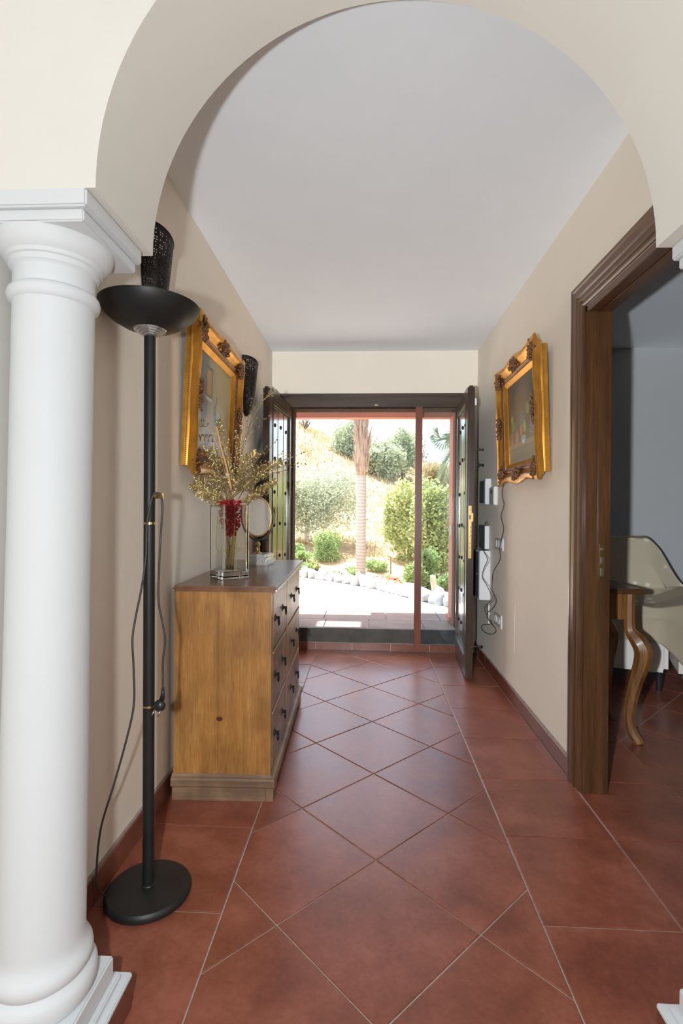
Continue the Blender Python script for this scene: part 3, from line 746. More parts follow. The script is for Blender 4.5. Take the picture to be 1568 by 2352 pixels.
beaded('tall beaded gold spray reaching up to the door leaf top', pth((545, 1090, 2.46), (565, 1000, 2.48), (600, 925, 2.5), (630, 900, 2.5)),
       [(.5, P3(585, 935, 2.47)), (.55, P3(578, 915, 2.48)), (.65, P3(605, 905, 2.5)), (.7, P3(612, 912, 2.5)), (.6, P3(620, 956, 2.5)), (.55, P3(606, 962, 2.5)), (.8, P3(618, 898, 2.5)), (.85, P3(626, 910, 2.5)), (.4, P3(555, 990, 2.46)), (.45, P3(590, 960, 2.48))])
beaded('long beaded gold spray reaching right across the open doorway', pth((570, 1110, 2.48), (615, 1075, 2.5), (655, 1055, 2.5), (672, 1050, 2.5)),
       [(.5, P3(697, 1039, 2.5)), (.55, P3(701, 1065, 2.5)), (.5, P3(684, 1072, 2.5)), (.45, P3(683, 1064, 2.5)), (.4, P3(636, 1010, 2.5)), (.4, P3(650, 1037, 2.5)), (.35, P3(612, 1025, 2.5)), (.45, P3(668, 1040, 2.5)), (.35, P3(640, 1085, 2.5)), (.3, P3(622, 1095, 2.5)), (.38, P3(655, 1080, 2.5)), (.33, P3(605, 1040, 2.48)), (.3, P3(610, 1058, 2.5)), (.3, P3(630, 1060, 2.5)), (.36, P3(645, 1062, 2.5)), (.42, P3(660, 1060, 2.5))])
beaded('short silver beaded spray in the middle of the bouquet', pth((535, 1090, 2.44), (545, 1030, 2.43), (556, 985, 2.44)),
       [(.5, P3(553, 978, 2.43)), (.6, P3(540, 990, 2.42)), (.45, P3(525, 1010, 2.43)), (.5, P3(562, 1010, 2.43)), (.4, P3(548, 1035, 2.42)), (.35, P3(520, 1045, 2.42)), (.45, P3(545, 1000, 2.43)), (.3, P3(570, 1060, 2.43))], M['sglit'], .0062)
beaded('silver beaded spray low at the left of the bouquet', pth((510, 1120, 2.40), (480, 1090, 2.38)),
       [(.5, P3(470, 1060, 2.38)), (.6, P3(485, 1045, 2.38)), (.5, P3(495, 1075, 2.38)), (.6, P3(480, 1110, 2.38)), (.6, P3(490, 1125, 2.38)), (.5, P3(500, 1030, 2.39))], M['sglit'], .0062)
curl('tight gold curl at the upper left of the bouquet', pth((515, 1080, 2.42), (490, 1000, 2.4), (478, 972, 2.39)), None, .020, 5, (-1, .25, .05))
curl('small gold curl just below the upper left curl', pth((515, 1090, 2.42), (495, 1040, 2.4), (488, 1008, 2.39)), None, .017, 5, (-1, -.6, 0))
curl('large gold spiral curl in the centre of the bouquet', pth((530, 1140, 2.40), (534, 1112, 2.37)), None, .022, 7, (.8, -.1, .55), .0032)
curl('gold spiral curl left of centre in the bouquet', pth((520, 1150, 2.39), (504, 1110, 2.37)), None, .018, 5, (-.2, -.2, .9), .0030)
curl('gold spiral curl at the right above the vase rim', pth((545, 1150, 2.42), (562, 1118, 2.38)), None, .018, 6, (1, -.2, -.25), .0030)
# bamboo reed
rt_, rp = stem('bamboo_reed', 'stiff tan bamboo reed slanting up through the bouquet', M['reed'], [Vector((VX + .01, VY, ZT + .037)), P3(538, 1180, 2.40), P3(524, 1090, 2.39), P3(508, 1030, 2.385), P3(497, 980, 2.38)], .0045)
# red glitter spray inside the neck of the vase
t, pts = stem('red_glitter_spray', 'red glitter foliage packed in the neck of the vase', M['rglit'], [vb + Vector((.005, 0, .002)), vb + Vector((-.004, 0, .14)), vb + Vector((0, 0, .25))], .0022)
m = MB()
for i in range(1300):
    h = random.uniform(-.085, .075); r = random.uniform(.0, .043) * (1 if h > -.03 else max(.25, 1 + (h + .03) * 12))
    a = random.uniform(0, 6.283)
    if h > .045: r *= 1.2
    b_ = vb - Vector(t.location) + Vector((r * math.cos(a) + .006, r * math.sin(a), .245 + h))
    d = Vector((math.cos(a) + rnd(.6), math.sin(a) + rnd(.6), rnd(1)))
    leafquad(m, b_, d, Vector((rnd(1), rnd(1), rnd(1))), .013, .0042)
m.build('glitter_leaves', M['rglit'], t, fix=False)
# pale yellow wire in the vase
wl = MB().tube([p - Vector((VX, VY, ZT)) for p in sm([Vector((VX - .052, VY - .0, ZT + .28)), Vector((VX - .058, VY, ZT + .16)), Vector((VX - .04, VY - .02, ZT + .12)), Vector((VX - .015, VY - .03, ZT + .125)), Vector((VX - .02, VY - .02, ZT + .04))])], .0022, 6)
wl.tube([p - Vector((VX, VY, ZT)) for p in sm([Vector((VX + .036, VY - .015, ZT + .036)), Vector((VX + .036, VY - .015, ZT + .22))])], .0022, 6)
wl.tube([p - Vector((VX, VY, ZT)) for p in sm([Vector((VX + .012, VY - .03, ZT + .125)), Vector((VX + .035, VY - .025, ZT + .135)), Vector((VX + .052, VY - .0, ZT + .13)), Vector((VX + .035, VY - .02, ZT + .118)), Vector((VX + .015, VY - .03, ZT + .120))])], .0020, 6)
wl = wl.build('decorative_wire', M['lime'] if 0 else plain('yellow_wire', (.62, .55, .18), .4), loc=(VX, VY, ZT)); tag(wl, 'pale yellow looped wire inside the glass vase', 'wire')
# ------------------------------------------------------------------ dressing mirror on a silver box
MX, MY = -.612, 2.98
DM = thing('dressing_mirror', 'oval brass-framed dressing mirror on a small silver box behind the vase', 'mirror', (MX, MY, ZT), (0, 0, math.radians(-4)))
MB().box((-.065, -.095, 0), (.065, .095, .042), .012).build('box_base', M['silver'], DM, smooth=True)
MB().box((-.058, -.088, .042), (.058, .088, .060), .014).build('box_lid', M['silver'], DM, smooth=True)
tr_ = MB()
for k in range(5): tr_.ball((.066, -.07 + k * .035, .024), .006, 1, (.4, 1.4, .6))
for k in range(3): tr_.ball((-.04 + k * .04, -.096, .024), .006, 1, (1.4, .4, .6))
tr_.build('box_trim', M['steel'], DM, smooth='all')
MB().lathe([(.026, .058), (.022, .064), (.010, .072), (.014, .084), (.009, .098), (.016, .112), (.011, .124), (.006, .130)], c=(-.02, 0, 0), n=20).build('stem', M['obrass'], DM, smooth=True)
ZM = .272
arm = [(-.02 + .098 * math.sin(a), 0, ZM + .02 - .155 * math.cos(a)) for a in [math.radians(d_) for d_ in range(-100, 101, 10)]]
MB().tube(arm, .0055, 8).build('curved_arm', M['dsteel'], DM, smooth='all')
fn = MB(); fn.ball((arm[0][0], 0, arm[0][2] + .006), .009, 2); fn.ball((arm[-1][0], 0, arm[-1][2] + .006), .009, 2); fn.build('finial', M['obrass'], DM, smooth='all')
MB().tube([(-.02 + .078 * math.cos(a), 0, ZM + .112 * math.sin(a)) for a in [2 * math.pi * k / 40 for k in range(41)]], .0055, 8, cap=False).build('oval_frame', M['brass'], DM, smooth='all')
MB().lathe([(0, -.002), (1, -.002), (1, .002), (0, .002)], n=40, sc=(.074, .108)).build('mirror_glass', M['mirror'], DM).matrix_local = Matrix.Translation((-.02, 0, ZM)) @ Matrix.Rotation(math.radians(90), 4, 'X')
# ------------------------------------------------------------------ ornate pictures (local: x along width, y outward from wall, z up)
def mix(a, b, t): t = max(0, min(1, t)); return tuple(x + (y - x) * t for x, y in zip(a, b))
def paint_left(u, v):     # u from near edge to far edge, v from bottom
    c = mix((.20, .19, .16), (.44, .36, .19), (u - .15) * 2.2)
    c = mix((.42, .37, .30), c, (v - .12) * 5) if v < .3 else c
    def blob(cx_, cy_, rx, ry, col, c, soft=1.5):
        d = ((u - cx_) / rx) ** 2 + ((v - cy_) / ry) ** 2; return mix(col, c, (d - .4) * soft)
    c = mix(c, (.15, .15, .15), 1 if u < .30 and v > .38 else 0)
    if .0 < u < .14 and .1 < v < .60: c = mix(c, (.40, .37, .30), .8)
    if .22 < u < .42 and .58 < v < .90: c = (.13, .11, .09)
    if .25 < u < .40 and .61 < v < .87: c = mix((.50, .24, .07), (.22, .14, .08), abs(u - .32) * 8)
    if .20 < u < .42 and .555 < v < .58: c = (.52, .48, .42)
    for b_ in ((.20, .45, .10, .18, (.13, .14, .17)), (.36, .36, .05, .10, (.45, .20, .10)), (.52, .42, .05, .16, (.11, .15, .20)), (.53, .37, .07, .07, (.13, .24, .32)), (.56, .60, .02, .06, (.12, .12, .12)),
               (.50, .28, .08, .05, (.40, .18, .12)), (.34, .14, .12, .10, (.22, .17, .25)), (.60, .15, .10, .10, (.36, .16, .24)), (.80, .2, .09, .22, (.24, .26, .22)), (.70, .44, .02, .06, (.20, .18, .14))):
        c = blob(*b_, c)
    k = .035 * noise.noise(Vector((u * 24, v * 24, 3))); return tuple(max(0, x + k) for x in c)
def paint_right(u, v):
    c = mix((.050, .042, .026), (.17, .12, .07), 1 - ((u - .52) ** 2 * 9 + (v - .72) ** 2 * 10))
    if v < .19: c = mix((.10, .10, .075), (.045, .045, .035), abs(v - .14) * 12)
    if .19 <= v < .24: c = (.17, .145, .09)
    def blob(cx_, cy_, rx, ry, col, c, soft=2):
        d = ((u - cx_) / rx) ** 2 + ((v - cy_) / ry) ** 2; return mix(col, c, (d - .5) * soft)
    for b_ in ((.14, .55, .05, .07, (.22, .25, .08)), (.17, .46, .09, .07, (.10, .14, .05)), (.30, .42, .025, .17, (.09, .11, .04)), (.30, .60, .022, .05, (.20, .04, .03)), (.31, .30, .07, .11, (.26, .14, .06)),
               (.52, .50, .10, .11, (.09, .11, .12)), (.47, .38, .055, .08, (.38, .10, .04)), (.59, .40, .05, .08, (.23, .27, .05)), (.70, .60, .06, .08, (.20, .24, .11)), (.84, .67, .08, .08, (.18, .24, .11)),
               (.54, .27, .10, .05, (.20, .28, .32)), (.54, .235, .045, .03, (.45, .50, .52)), (.88, .38, .10, .12, (.07, .075, .08)), (.12, .30, .05, .11, (.24, .06, .06))):
        c = blob(*b_, c)
    if ((u - .86) / .12) ** 2 + ((v - .37) / .13) ** 2 < 1 and noise.noise(Vector((u * 60, v * 60, 0))) > .3: c = mix(c, (.35, .38, .38), .6)
    if ((u - .52) / .11) ** 2 + ((v - .50) / .11) ** 2 < 1 and noise.noise(Vector((u * 60, v * 60, 0))) > .3: c = mix(c, (.30, .34, .36), .6)
    if ((u - .12) / .05) ** 2 + ((v - .30) / .11) ** 2 < 1 and noise.noise(Vector((u * 60, v * 60, 5))) > .2: c = mix(c, (.45, .20, .16), .6)
    k = .015 * noise.noise(Vector((u * 20, v * 20, 9))); return tuple(max(0, x + k) for x in c)
def picture(name, label, loc, rotz, tilt, Wp, Hp, paint, flip=False):
    t = thing(name, label, 'painting'); t.matrix_world = Matrix.Translation(loc) @ Matrix.Rotation(rotz, 4, 'Z') @ Matrix.Rotation(tilt, 4, 'X')
    t.rotation_euler = t.matrix_world.to_euler(); t.location = loc
    def frame(prof, nm, mat, wav=None, sm_=True, nseg=26):
        # prof: (inset from outer edge, height y); wav(s) extra outward shift along a side
        m = MB(); P = []; idx = []
        cs = [(0, 0, 1, 0), (Wp, 0, 0, 1), (Wp, Hp, -1, 0), (0, Hp, 0, -1)]
        for ci, (cx_, cz_, dx, dz) in enumerate(cs):
            Ls = Wp if dx else Hp
            for k in range(nseg):
                s = k / nseg; row = []
                for (i_, y) in prof:
                    o_ = i_ - (wav(s) * max(0, 1 - i_ / .06) if wav else 0)
                    # corner mitre: position along side between insets
                    a = o_ + (Ls - 2 * o_) * s; a0 = a
                    if dx: x_ = cx_ + dx * a0; z_ = cz_ + (o_ if dx > 0 else -o_)
                    else: z_ = cz_ + dz * a0; x_ = cx_ + (-o_ if dz > 0 else o_)
                    row.append((x_, y, z_))
                P.append(row)
        nr = len(P); npf = len(prof); vs = [p for row in P for p in row]
        fs = [(r * npf + i, r * npf + i + 1, ((r + 1) % nr) * npf + i + 1, ((r + 1) % nr) * npf + i) for r in range(nr) for i in range(npf - 1)]
        m.add(vs, fs); return m.build(nm, mat, t, smooth=sm_)
    i0 = .022
    frame([(i0, .0), (i0, .030), (i0 + .004, .037), (i0 + .012, .038), (i0 + .016, .033), (i0 + .02, .033), (i0 + .02, .0)], 'outer_rail', M['gold'])
    # row of beads along the outer rail
    wav = lambda s: .001 + .020 * (abs(math.cos(math.pi * 2 * s)) ** 1.6)
    frame([(.024, .036), (.016, .052), (.004, .066), (.000, .074), (.006, .080), (.020, .078), (.036, .068), (.050, .056), (.056, .052)], 'scalloped_crest', M['gold'], wav)
    frame([(.0545, .050), (.056, .058), (.062, .061), (.066, .055), (.070, .053), (.074, .056), (.079, .054), (.082, .046)], 'inner_moulding', M['golddk'], None)
    frame([(.0815, .050), (.084, .052), (.088, .049), (.108, .036), (.1085, .030)], 'slip', M['gold'], None)
    bd = MB(); nb = 70
    for s_i in range(nb):
        s = (s_i + .5) / nb
        for (x_, z_) in ((i0 - .0, i0 + (Hp - 2 * i0) * s), (Wp - i0, i0 + (Hp - 2 * i0) * s)):
            bd.ball((x_, .022, z_), .0030, 0, (.7, 1, 1.2))
    bd.build('bead_row', M['golddk'], t)['kind'] = 'stuff'
    def orn(cx_, cz_, sx, sz, nm, seed):
        rr = random.Random(seed); m = MB()
        for k in range(64):
            a = rr.uniform(0, 6.283); r = rr.uniform(0, 1) ** .6
            x_ = cx_ + math.cos(a) * r * sx; z_ = cz_ + math.sin(a) * r * sz
            m.ball((x_, .068 + rr.uniform(0, .010) + .006 * (1 - r), z_), rr.uniform(.006, .0115), 1, (1, .8, 1), .4)
        m.ball((cx_, .070, cz_), .013, 2, (1, .9, 1)); m.build(nm, M['golddk'], t, smooth='all')
    q = 0
    for cx_, cz_ in ((.044, .044), (Wp - .044, .044), (.044, Hp - .044), (Wp - .044, Hp - .044)): orn(cx_, cz_, .056, .056, 'corner_ornament', q); q += 1
    for cx_, cz_, sx, sz in ((Wp / 2, .030, .075, .036), (Wp / 2, Hp - .030, .075, .036), (.030, Hp / 2, .036, .085), (Wp - .030, Hp / 2, .036, .085)): orn(cx_, cz_, sx, sz, 'centre_ornament', q); q += 1
    box((i0 + .02, .0, i0 + .02), (Wp - i0 - .02, .028, Hp - i0 - .02)).build('backing', M['dark'], t)
    nx, nz = 96, 88; ow = .106
    m = MB(); m.grid(lambda a, b: (ow + (Wp - 2 * ow) * a, .0305, ow + (Hp - 2 * ow) * b), nx, nz)
    o = m.build('canvas', M['painting'], t, fix=False)
    at_ = o.data.color_attributes.new('paint', 'FLOAT_COLOR', 'POINT')
    for i, v in enumerate(m.v):
        u_ = (v[0] - ow) / (Wp - 2 * ow); w_ = (v[2] - ow) / (Hp - 2 * ow)
        at_.data[i].color = (*paint(1 - u_ if flip else u_, w_), 1)
    return t
# left wall: local x must run along +Y or -Y with local +y pointing to +X
picture('framed_painting', 'gilt-framed painting of dim figures on the left wall behind the floor lamp', (XL + .006, 2.965, 1.372), math.radians(-90), math.radians(-2.2), .765, .675, paint_left, True)
picture('framed_painting', 'gilt-framed dark fruit still life hanging on the right wall', (XR - .006, 2.625, 1.385), math.radians(90), math.radians(-2.2), .745, .69, paint_right, True)
# aerial rod behind the right picture
tag(MB().tube([(XR - .03, 3.42, 2.04), (XR - .02, 3.52, 2.12)], .004, 8).build('aerial_rod', M['dark']), 'thin black aerial poking out above the fruit still life', 'aerial')
# ------------------------------------------------------------------ pierced metal sconces
def sconce(label, Yc, Zt, H=.345, R0=.085):
    t = thing('wall_sconce', label, 'sconce', (XL, Yc, Zt - H), group=None)
    nu, nv = 60, 84; m = MB()
    def fn(u, v):
        a = -math.pi / 2 + math.pi * u
        prof_ = .30 + .70 * min(1, v) ** .45
        top_ = H * (1 - .16 * (1 - math.sin(math.pi * u)) * 0) ; z = v * (H - .045 * (abs(math.sin(a))) ** 1.0 * 0)
        z = v * H * (1 - .13 * (1 - abs(math.cos(a))) * v) if 0 else v * H
        return (R0 * prof_ * math.cos(a) * 1.0 + .003, R0 * prof_ * math.sin(a), z + .03 * v * v * math.sin(-a))
    vs = [fn(i / nu, j / nv) for j in range(nv + 1) for i in range(nu + 1)]
    fs = []
    for j_ in range(nv):
        for i in range(nu):
            hole = False
            if 5 < j_ < nv - 3 and 1 < i < nu - 2:
                ci, cj = i % 10, j_ % 10
                big = (ci in (1, 3) and cj in (1, 3)); sml = (ci, cj) in ((6, 6), (8, 6), (6, 8), (8, 8)) and True; dot = (ci, cj) in ((6, 2), (2, 6), (9, 2), (2, 9))
                hole = big or sml or dot
            if not hole: fs.append((j_ * (nu + 1) + i, j_ * (nu + 1) + i + 1, (j_ + 1) * (nu + 1) + i + 1, (j_ + 1) * (nu + 1) + i))
    m.add(vs, fs); o = m.build('pierced_shade', M['sconce'], t, smooth='all', fix=False)
    sd = o.modifiers.new('thickness', 'SOLIDIFY'); sd.thickness = .0012
    MB().tube([fn(i / 24, 1) for i in range(25)], .0020, 6).build('top_rim', M['iron'], t, smooth='all')
    MB().tube([fn(0, j / 20) for j in range(21)], .0018, 6).tube([fn(1, j / 20) for j in range(21)], .0018, 6).build('side_rim', M['iron'], t, smooth='all')
    MB().ball((.012, 0, -.004), .012, 2, (1, 1.4, .8)).build('bottom_cap', M['iron'], t, smooth='all')
    box((-.001, -.02, .05), (.004, .02, .2)).build('wall_plate', M['iron'], t)
    MB().lathe([(.012, .05), (.012, .085), (.015, .09), (.018, .11), (.012, .135), (0, .14)], c=(.035, 0, 0), n=16).build('bulb', M['plast'], t, smooth=True)
    return t
sconce('pierced black metal sconce above the floor lamp bowl, the nearer one', 1.905, 2.215)
sconce('pierced black metal sconce beyond the left painting, the farther one', 3.435, 2.185)
# ------------------------------------------------------------------ boxes, switches and cables on the right wall
def rb(name, label, cat, y0, y1, z0, z1, d, mat, ch=.004):
    t = thing(name, label, cat, (XR, (y0 + y1) / 2, z0)); hw = (y1 - y0) / 2
    MB().box((-d, -hw, 0), (-.0005, hw, z1 - z0), ch).build('case', M[mat], t, smooth=True); return t, hw, z1 - z0, d
t, hw, h, d = rb('alarm_box', 'white alarm box high on the right wall nearest the door leaf', 'alarm box', 3.92, 4.11, 1.255, 1.447, .042, 'plast')
MB().box((-d - .006, -hw + .01, .012), (-d, hw - .01, h - .012), .003).build('cover', M['plast_grey_shade'], t)
t, hw, h, d = rb('door_intercom', 'small white intercom with black screen beside the white alarm box', 'intercom', 3.72, 3.86, 1.248, 1.380, .027, 'plast')
MB().box((-d - .003, -hw + .008, .008), (-d, hw - .008, h - .008), .001).build('face_plate', M['socket'], t)
box((-d - .0045, -hw + .045, h - .050), (-d - .003, -hw + .085, h - .022)).build('screen', M['dark'], t)
t, hw, h, d = rb('router_box', 'grey router with wire loop above the breaker panel', 'router', 3.95, 4.16, .914, 1.095, .040, 'plast_grey_shade')
MB().box((-d + .004, -hw - .003, .004), (-.004, -hw, h - .004), .001).build('side_cover', M['plast'], t)
MB().tube(sm([(-.030, -hw + .02, h), (-.030, -hw + .02, h + .022), (-.012, -hw + .02, h + .024), (-.012, -hw + .02, h)]), .0028, 8).build('wire_loop', M['dark'], t, smooth='all')
t, hw, h, d = rb('breaker_panel', 'large white electrical breaker panel low on the right wall', 'breaker panel', 3.92, 4.18, .535, .905, .080, 'plast')
MB().box((-d - .006, -hw + .015, .012), (-d, hw - .012, h - .012), .002).build('cover', M['plast_grey_shade'], t)
MB().lathe([(.006, 0), (.006, .006), (0, .008)], n=10).build('latch', M['steel'], t).matrix_local = Matrix.Translation((-d - .006, -hw + .06, h * .52)) @ Matrix.Rotation(math.radians(-90), 4, 'Y')
t, hw, h, d = rb('light_switch', 'triple light switch plate on the right wall under the picture', 'switch', 3.55, 3.765, .935, 1.015, .010, 'socket', .002)
for k in range(3): MB().box((-d - .004, -hw + .016 + k * .064, .014), (-d, -hw + .060 + k * .064, h - .014), .002).build('rocker', M['plast'], t)
MB().box((-d + .001, -hw - .004, -.002), (-.001, -hw, h + .002), .0005).build('edge_trim', M['plast'], t)
t, hw, h, d = rb('wall_socket', 'double power socket low on the right wall', 'socket', 3.575, 3.755, .400, .487, .010, 'socket', .002)
for k in range(2):
    o = MB().lathe([(0, .001), (.020, .001), (.024, .004), (.026, .004), (.026, 0)], n=24).build('socket_well', M['plast'], t, smooth=True); o.matrix_local = Matrix.Translation((-d, -hw + .048 + k * .084, h / 2)) @ Matrix.Rotation(math.radians(-90), 4, 'Y')
MB().box((-d + .001, -hw - .004, -.002), (-.001, -hw, h + .002), .0005).build('edge_trim', M['plast'], t)
def atx(px, py, X):
    d = W2C.transposed() @ Vector(((px - 784) / F, 1, -(py - 1176) / F)); t_ = X / d.x; return Vector((0, 0, CH)) + d * t_
def wcable(name, label, pts, dx, r=.0026):
    P = [atx(q[0], q[1], XR - (q[2] if len(q) > 2 else dx)) for q in pts]; base = P[0].copy()
    tag(MB().tube([p - base for p in sm(P)], r, 6).build(name, M['cable'], loc=base, smooth='all'), label, 'cable')
wcable('picture_cable', 'thin dark cable trailing from the right picture past the light switch', [(1160, 1103), (1154, 1122), (1153, 1140), (1157, 1160), (1150, 1185), (1156, 1212), (1152, 1235), (1147, 1260), (1148, 1285), (1133, 1312), (1130, 1335), (1130, 1355), (1139, 1378), (1133, 1395), (1119, 1408), (1119, 1420), (1128, 1432), (1138, 1446), (1134, 1455), (1122, 1456), (1110, 1450), (1105, 1441), (1109, 1435), (1125, 1434)], .016)
wcable('router_cable', 'thin dark cable looping down from the router across the breaker panel', [(1103, 1214, .042), (1101, 1245, .043), (1110, 1265, .06), (1119, 1285), (1111, 1305), (1107, 1325), (1117, 1343), (1126, 1362), (1130, 1374), (1122, 1385), (1113, 1394), (1116, 1410), (1124, 1424, .05), (1131, 1436, .02)], .0875)
for (p0, p1) in (((1123, 1385), (1123, 1432)),):
    a, b = atx(*p0, XR - .002), atx(*p1, XR - .002)
    tag(box((XR - .010, a.y - .006, b.z), (XR - .0005, a.y + .006, a.z)).build('cable_duct', M['plast']), 'slim white cable duct below the breaker panel', 'duct')
# ------------------------------------------------------------------ side table
TB = thing('side_table', 'dark polished side table with curved leg inside the right doorway', 'side table', (1.27, 2.90, 0))
MB().box((-.19, -.15, .775), (.175, .19, .805), .006).build('tabletop', M['casing'], TB, smooth=True)
tl = wood('table_wood', (.07, .022, .006), (.34, .15, .035), rough=.45, coat=.05, sc=1.6)
ap = MB().box((-.165, -.125, .640), (.125, -.105, .775), .002).box((-.165, .145, .64), (.125, .165, .775), .002).box((-.165, -.105, .64), (-.145, .145, .775), .002).box((.105, -.105, .64), (.125, .145, .775), .002)
ap.build('apron', tl, TB)
def cab(sx, sy_):
    cx0, cy0 = (.115 if sx > 0 else -.155), (-.115 if sy_ < 0 else .155)
    P = [(0, 0, .775), (0, 0, .64), (.004, .004, .58), (.030, .03, .535), (.048, .045, .49), (.046, .044, .43), (.030, .03, .35), (.012, .012, .24), (.004, .004, .14), (.012, .012, .06), (.034, .03, .018), (.040, .036, .001)]
    rr = [.027, .027, .030, .042, .046, .042, .036, .032, .028, .026, .027, .025]
    pts = [(cx0 + sx * x, cy0 + sy_ * y, z) for x, y, z in P]
    sp = sm(pts, 4); rs = []
    for i in range(len(sp)):
        f_ = i / 4; k = min(int(f_), len(rr) - 2); rs.append(rr[k] + (rr[k + 1] - rr[k]) * (f_ - k))
    return MB().tube(sp, rs, 8)
for sx in (1, -1):
    for sy_ in (-1, 1): cab(sx, sy_).build('leg', tl, TB, smooth=True)
# ------------------------------------------------------------------ armchair with throw
AC = thing('armchair', 'cream armchair in the side room draped with a pale patterned throw', 'armchair', (1.90, 3.80, 0), (0, 0, math.radians(-22)))
MB().box((-.42, -.20, .12), (.21, .34, .38), .03).build('seat_base', M['clothw'], AC, smooth=True)
MB().box((-.42, -.22, .36), (.20, .19, .55), .05, 4).build('seat_cushion', M['clothw'], AC, smooth=True)
def _zb(X):
    q = max(0, min(1, (X - .10) / .30)); q = q * q * (3 - 2 * q); return .97 - .40 * q
MB().xprism([(-.43, .30)] + [(x / 40 - .43, _zb(x / 40 - .43) - .03 * (x < 1)) for x in range(0, 33)] + [(.37, .30)], .27, .335).build('backrest', M['clothw'], AC, smooth=True)
MB().box((.24, -.44, .10), (.41, .19, .58), .08, 5).build('armrest', M['clothw'], AC, smooth=True)
for x_, y_ in ((-.38, -.16), (.16, -.16), (-.38, .30), (.36, .28), (.36, -.38)): MB().lathe([(.018, 0), (.025, .125)], c=(x_, y_, 0), n=12).build('foot', M['dark'], AC)
def throw(u, v):
    # u across (left to right), v from behind the back, over it, over the seat and down the front
    X = -.46 + .95 * u
    sh = max(0, min(1, (X - .10) / .30)); sh = sh * sh * (3 - 2 * sh)           # moves from back/seat profile to arm profile
    zb = 1.035 - .03 * (max(0, -X - .3)) - .40 * sh - .02 * math.cos(X * 9)
    A = [(.385, .55), (.39, zb - .06), (.34, zb), (.235, zb - .01), (.18, zb - .20), (.16, max(.60, .66) if sh < .5 else .68), (.10, .60 + .08 * sh), (-.10, .575 + .09 * sh), (-.24 - .20 * sh, .57 + .08 * sh), (-.262 - .22 * sh, .50), (-.262 - .215 * sh, .34 - .16 * sh)]
    f_ = v * (len(A) - 1); k = min(int(f_), len(A) - 2); q = f_ - k; q = q * q * (3 - 2 * q) * .4 + q * .6
    y = A[k][0] + (A[k + 1][0] - A[k][0]) * q; z = A[k][1] + (A[k + 1][1] - A[k][1]) * q
    dn = max(0, X - .42); z -= dn * 3.5; 
    w1 = .010 * noise.noise(Vector((u * 7, v * 5, 1))) + .016 * noise.noise(Vector((u * 3, v * 9, 4)))
    return (min(X, .445) + w1 * .5, y - .006 + w1, z + w1)
o = MB().grid(throw, 60, 110).build('throw', M['cloth'], AC, smooth='all', fix=False)
sd = o.modifiers.new('thickness', 'SOLIDIFY'); sd.thickness = .008; sd.offset = 1
# ------------------------------------------------------------------ outside: porch, patio, house shell
pf = struct(box((-2.2, YB + .021, -.1), (2.6, 5.225, .176)).build('porch_floor', M['grout']))
rr = random.Random(4)
ys = [YB + .022, 4.80, 5.22]
for r_ in range(2):
    xs_ = [-2.1]
    while xs_[-1] < 2.2: xs_.append(xs_[-1] + rr.uniform(.38, .62))
    for a, b in zip(xs_[:-1], xs_[1:]):
        s0, s1 = rr.uniform(-.04, .04), rr.uniform(-.04, .04)
        q = inset([(a, ys[r_]), (b, ys[r_]), (b, ys[r_ + 1]), (a, ys[r_ + 1])], .004)
        MB().prism(q, .165, .187 + rr.uniform(0, .002)).build('paving_stone', M['flag'], pf)
edge = [(-9, 8.6), (-3, 8.5), (-1.6, 8.15), (-.99, 7.76), (-.498, 7.34), (.056, 6.77), (.546, 5.92), (.912, 5.452), (1.9, 4.66)]
struct(MB().prism([(-9, 4.66), (-2.2, 4.66), (-2.2, 5.228), (1.2, 5.228)] + edge[::-1][1:], .02, .186).build('patio', M['patio']))
struct(MB().box((-9, YB + .22, -.1), (XL - .2, YB + .3, 2.9)).box((4.4, YB + .22, -.1), (9, YB + .3, 2.9)).build('wall_exterior', M['exterior']))
lt = struct(MB().box((-1.6, YB + .22, 2.115), (1.8, YB + .30, 2.9)).build('trim_5', M['terral']))
MB().box((-1.6, YB + .30, 2.053), (1.8, YB + .42, 2.9), .004).build('outer_lintel', M['terra'], lt)
struct(MB().box((OX0, YB + .14, OZ - .006), (OX1, YB + .22, OZ)).box((OX1 - .006, YB + .14, .19), (OX1, YB + .22, OZ)).box((OX0, YB + .14, .19), (OX0 + .006, YB + .22, OZ)).build('trim_8', M['terral']))
pil = struct(MB().box((.765, YB + .22, .187), (1.0, YB + .42, 2.06), .004).build('trim_6', M['terra']))
MB().box((.745, YB + .222, .187), (1.01, YB + .44, .27), .02).build('pillar_foot', M['terra'], pil)
struct(MB().box((-1.0, YB + .22, .187), (-.72, YB + .42, 2.06), .004).build('trim_7', M['terra']))
# porch roof with an opening
PR = struct(MB().box((-2.6, YB + .2, 2.90), (-1.36, 6.14, 3.0)).box((-.94, YB + .2, 2.90), (-.85, 6.14, 3.0)).box((-.85, YB + .2, 2.90), (3, 6.28, 3.0)).box((-1.36, YB + .2, 2.90), (-.94, 5.62, 3.0)).box((-1.36, 5.88, 2.90), (-.94, 6.14, 3.0)).build('porch_roof', M['exterior']))
# hillside terrain
def tz(X, Y):
    P = [(4, .10), (8.6, .13), (12, .72), (16, 1.95), (22, 4.4), (26, 5.3), (34, 5.6), (60, 4)]
    for (a, za), (b, zb) in zip(P[:-1], P[1:]):
        if Y <= b: t_ = (Y - a) / (b - a); t_ = max(0, min(1, t_)); z = za + (zb - za) * t_; break
    f_ = max(.35, min(1.25, .77 - .085 * X)); k = min(1, max(0, (Y - 9) / 5))
    return z * (1 + (f_ - 1) * k) + .12 * k * noise.noise(Vector((X * .5, Y * .5, 0)))
te = MB().grid(lambda a, b: (-26 + 52 * a, 4.7 + 50 * b ** 1.6, tz(-26 + 52 * a, 4.7 + 50 * b ** 1.6)), 110, 90).build('hillside', M['hill'], smooth='all', fix=False); struct(te)
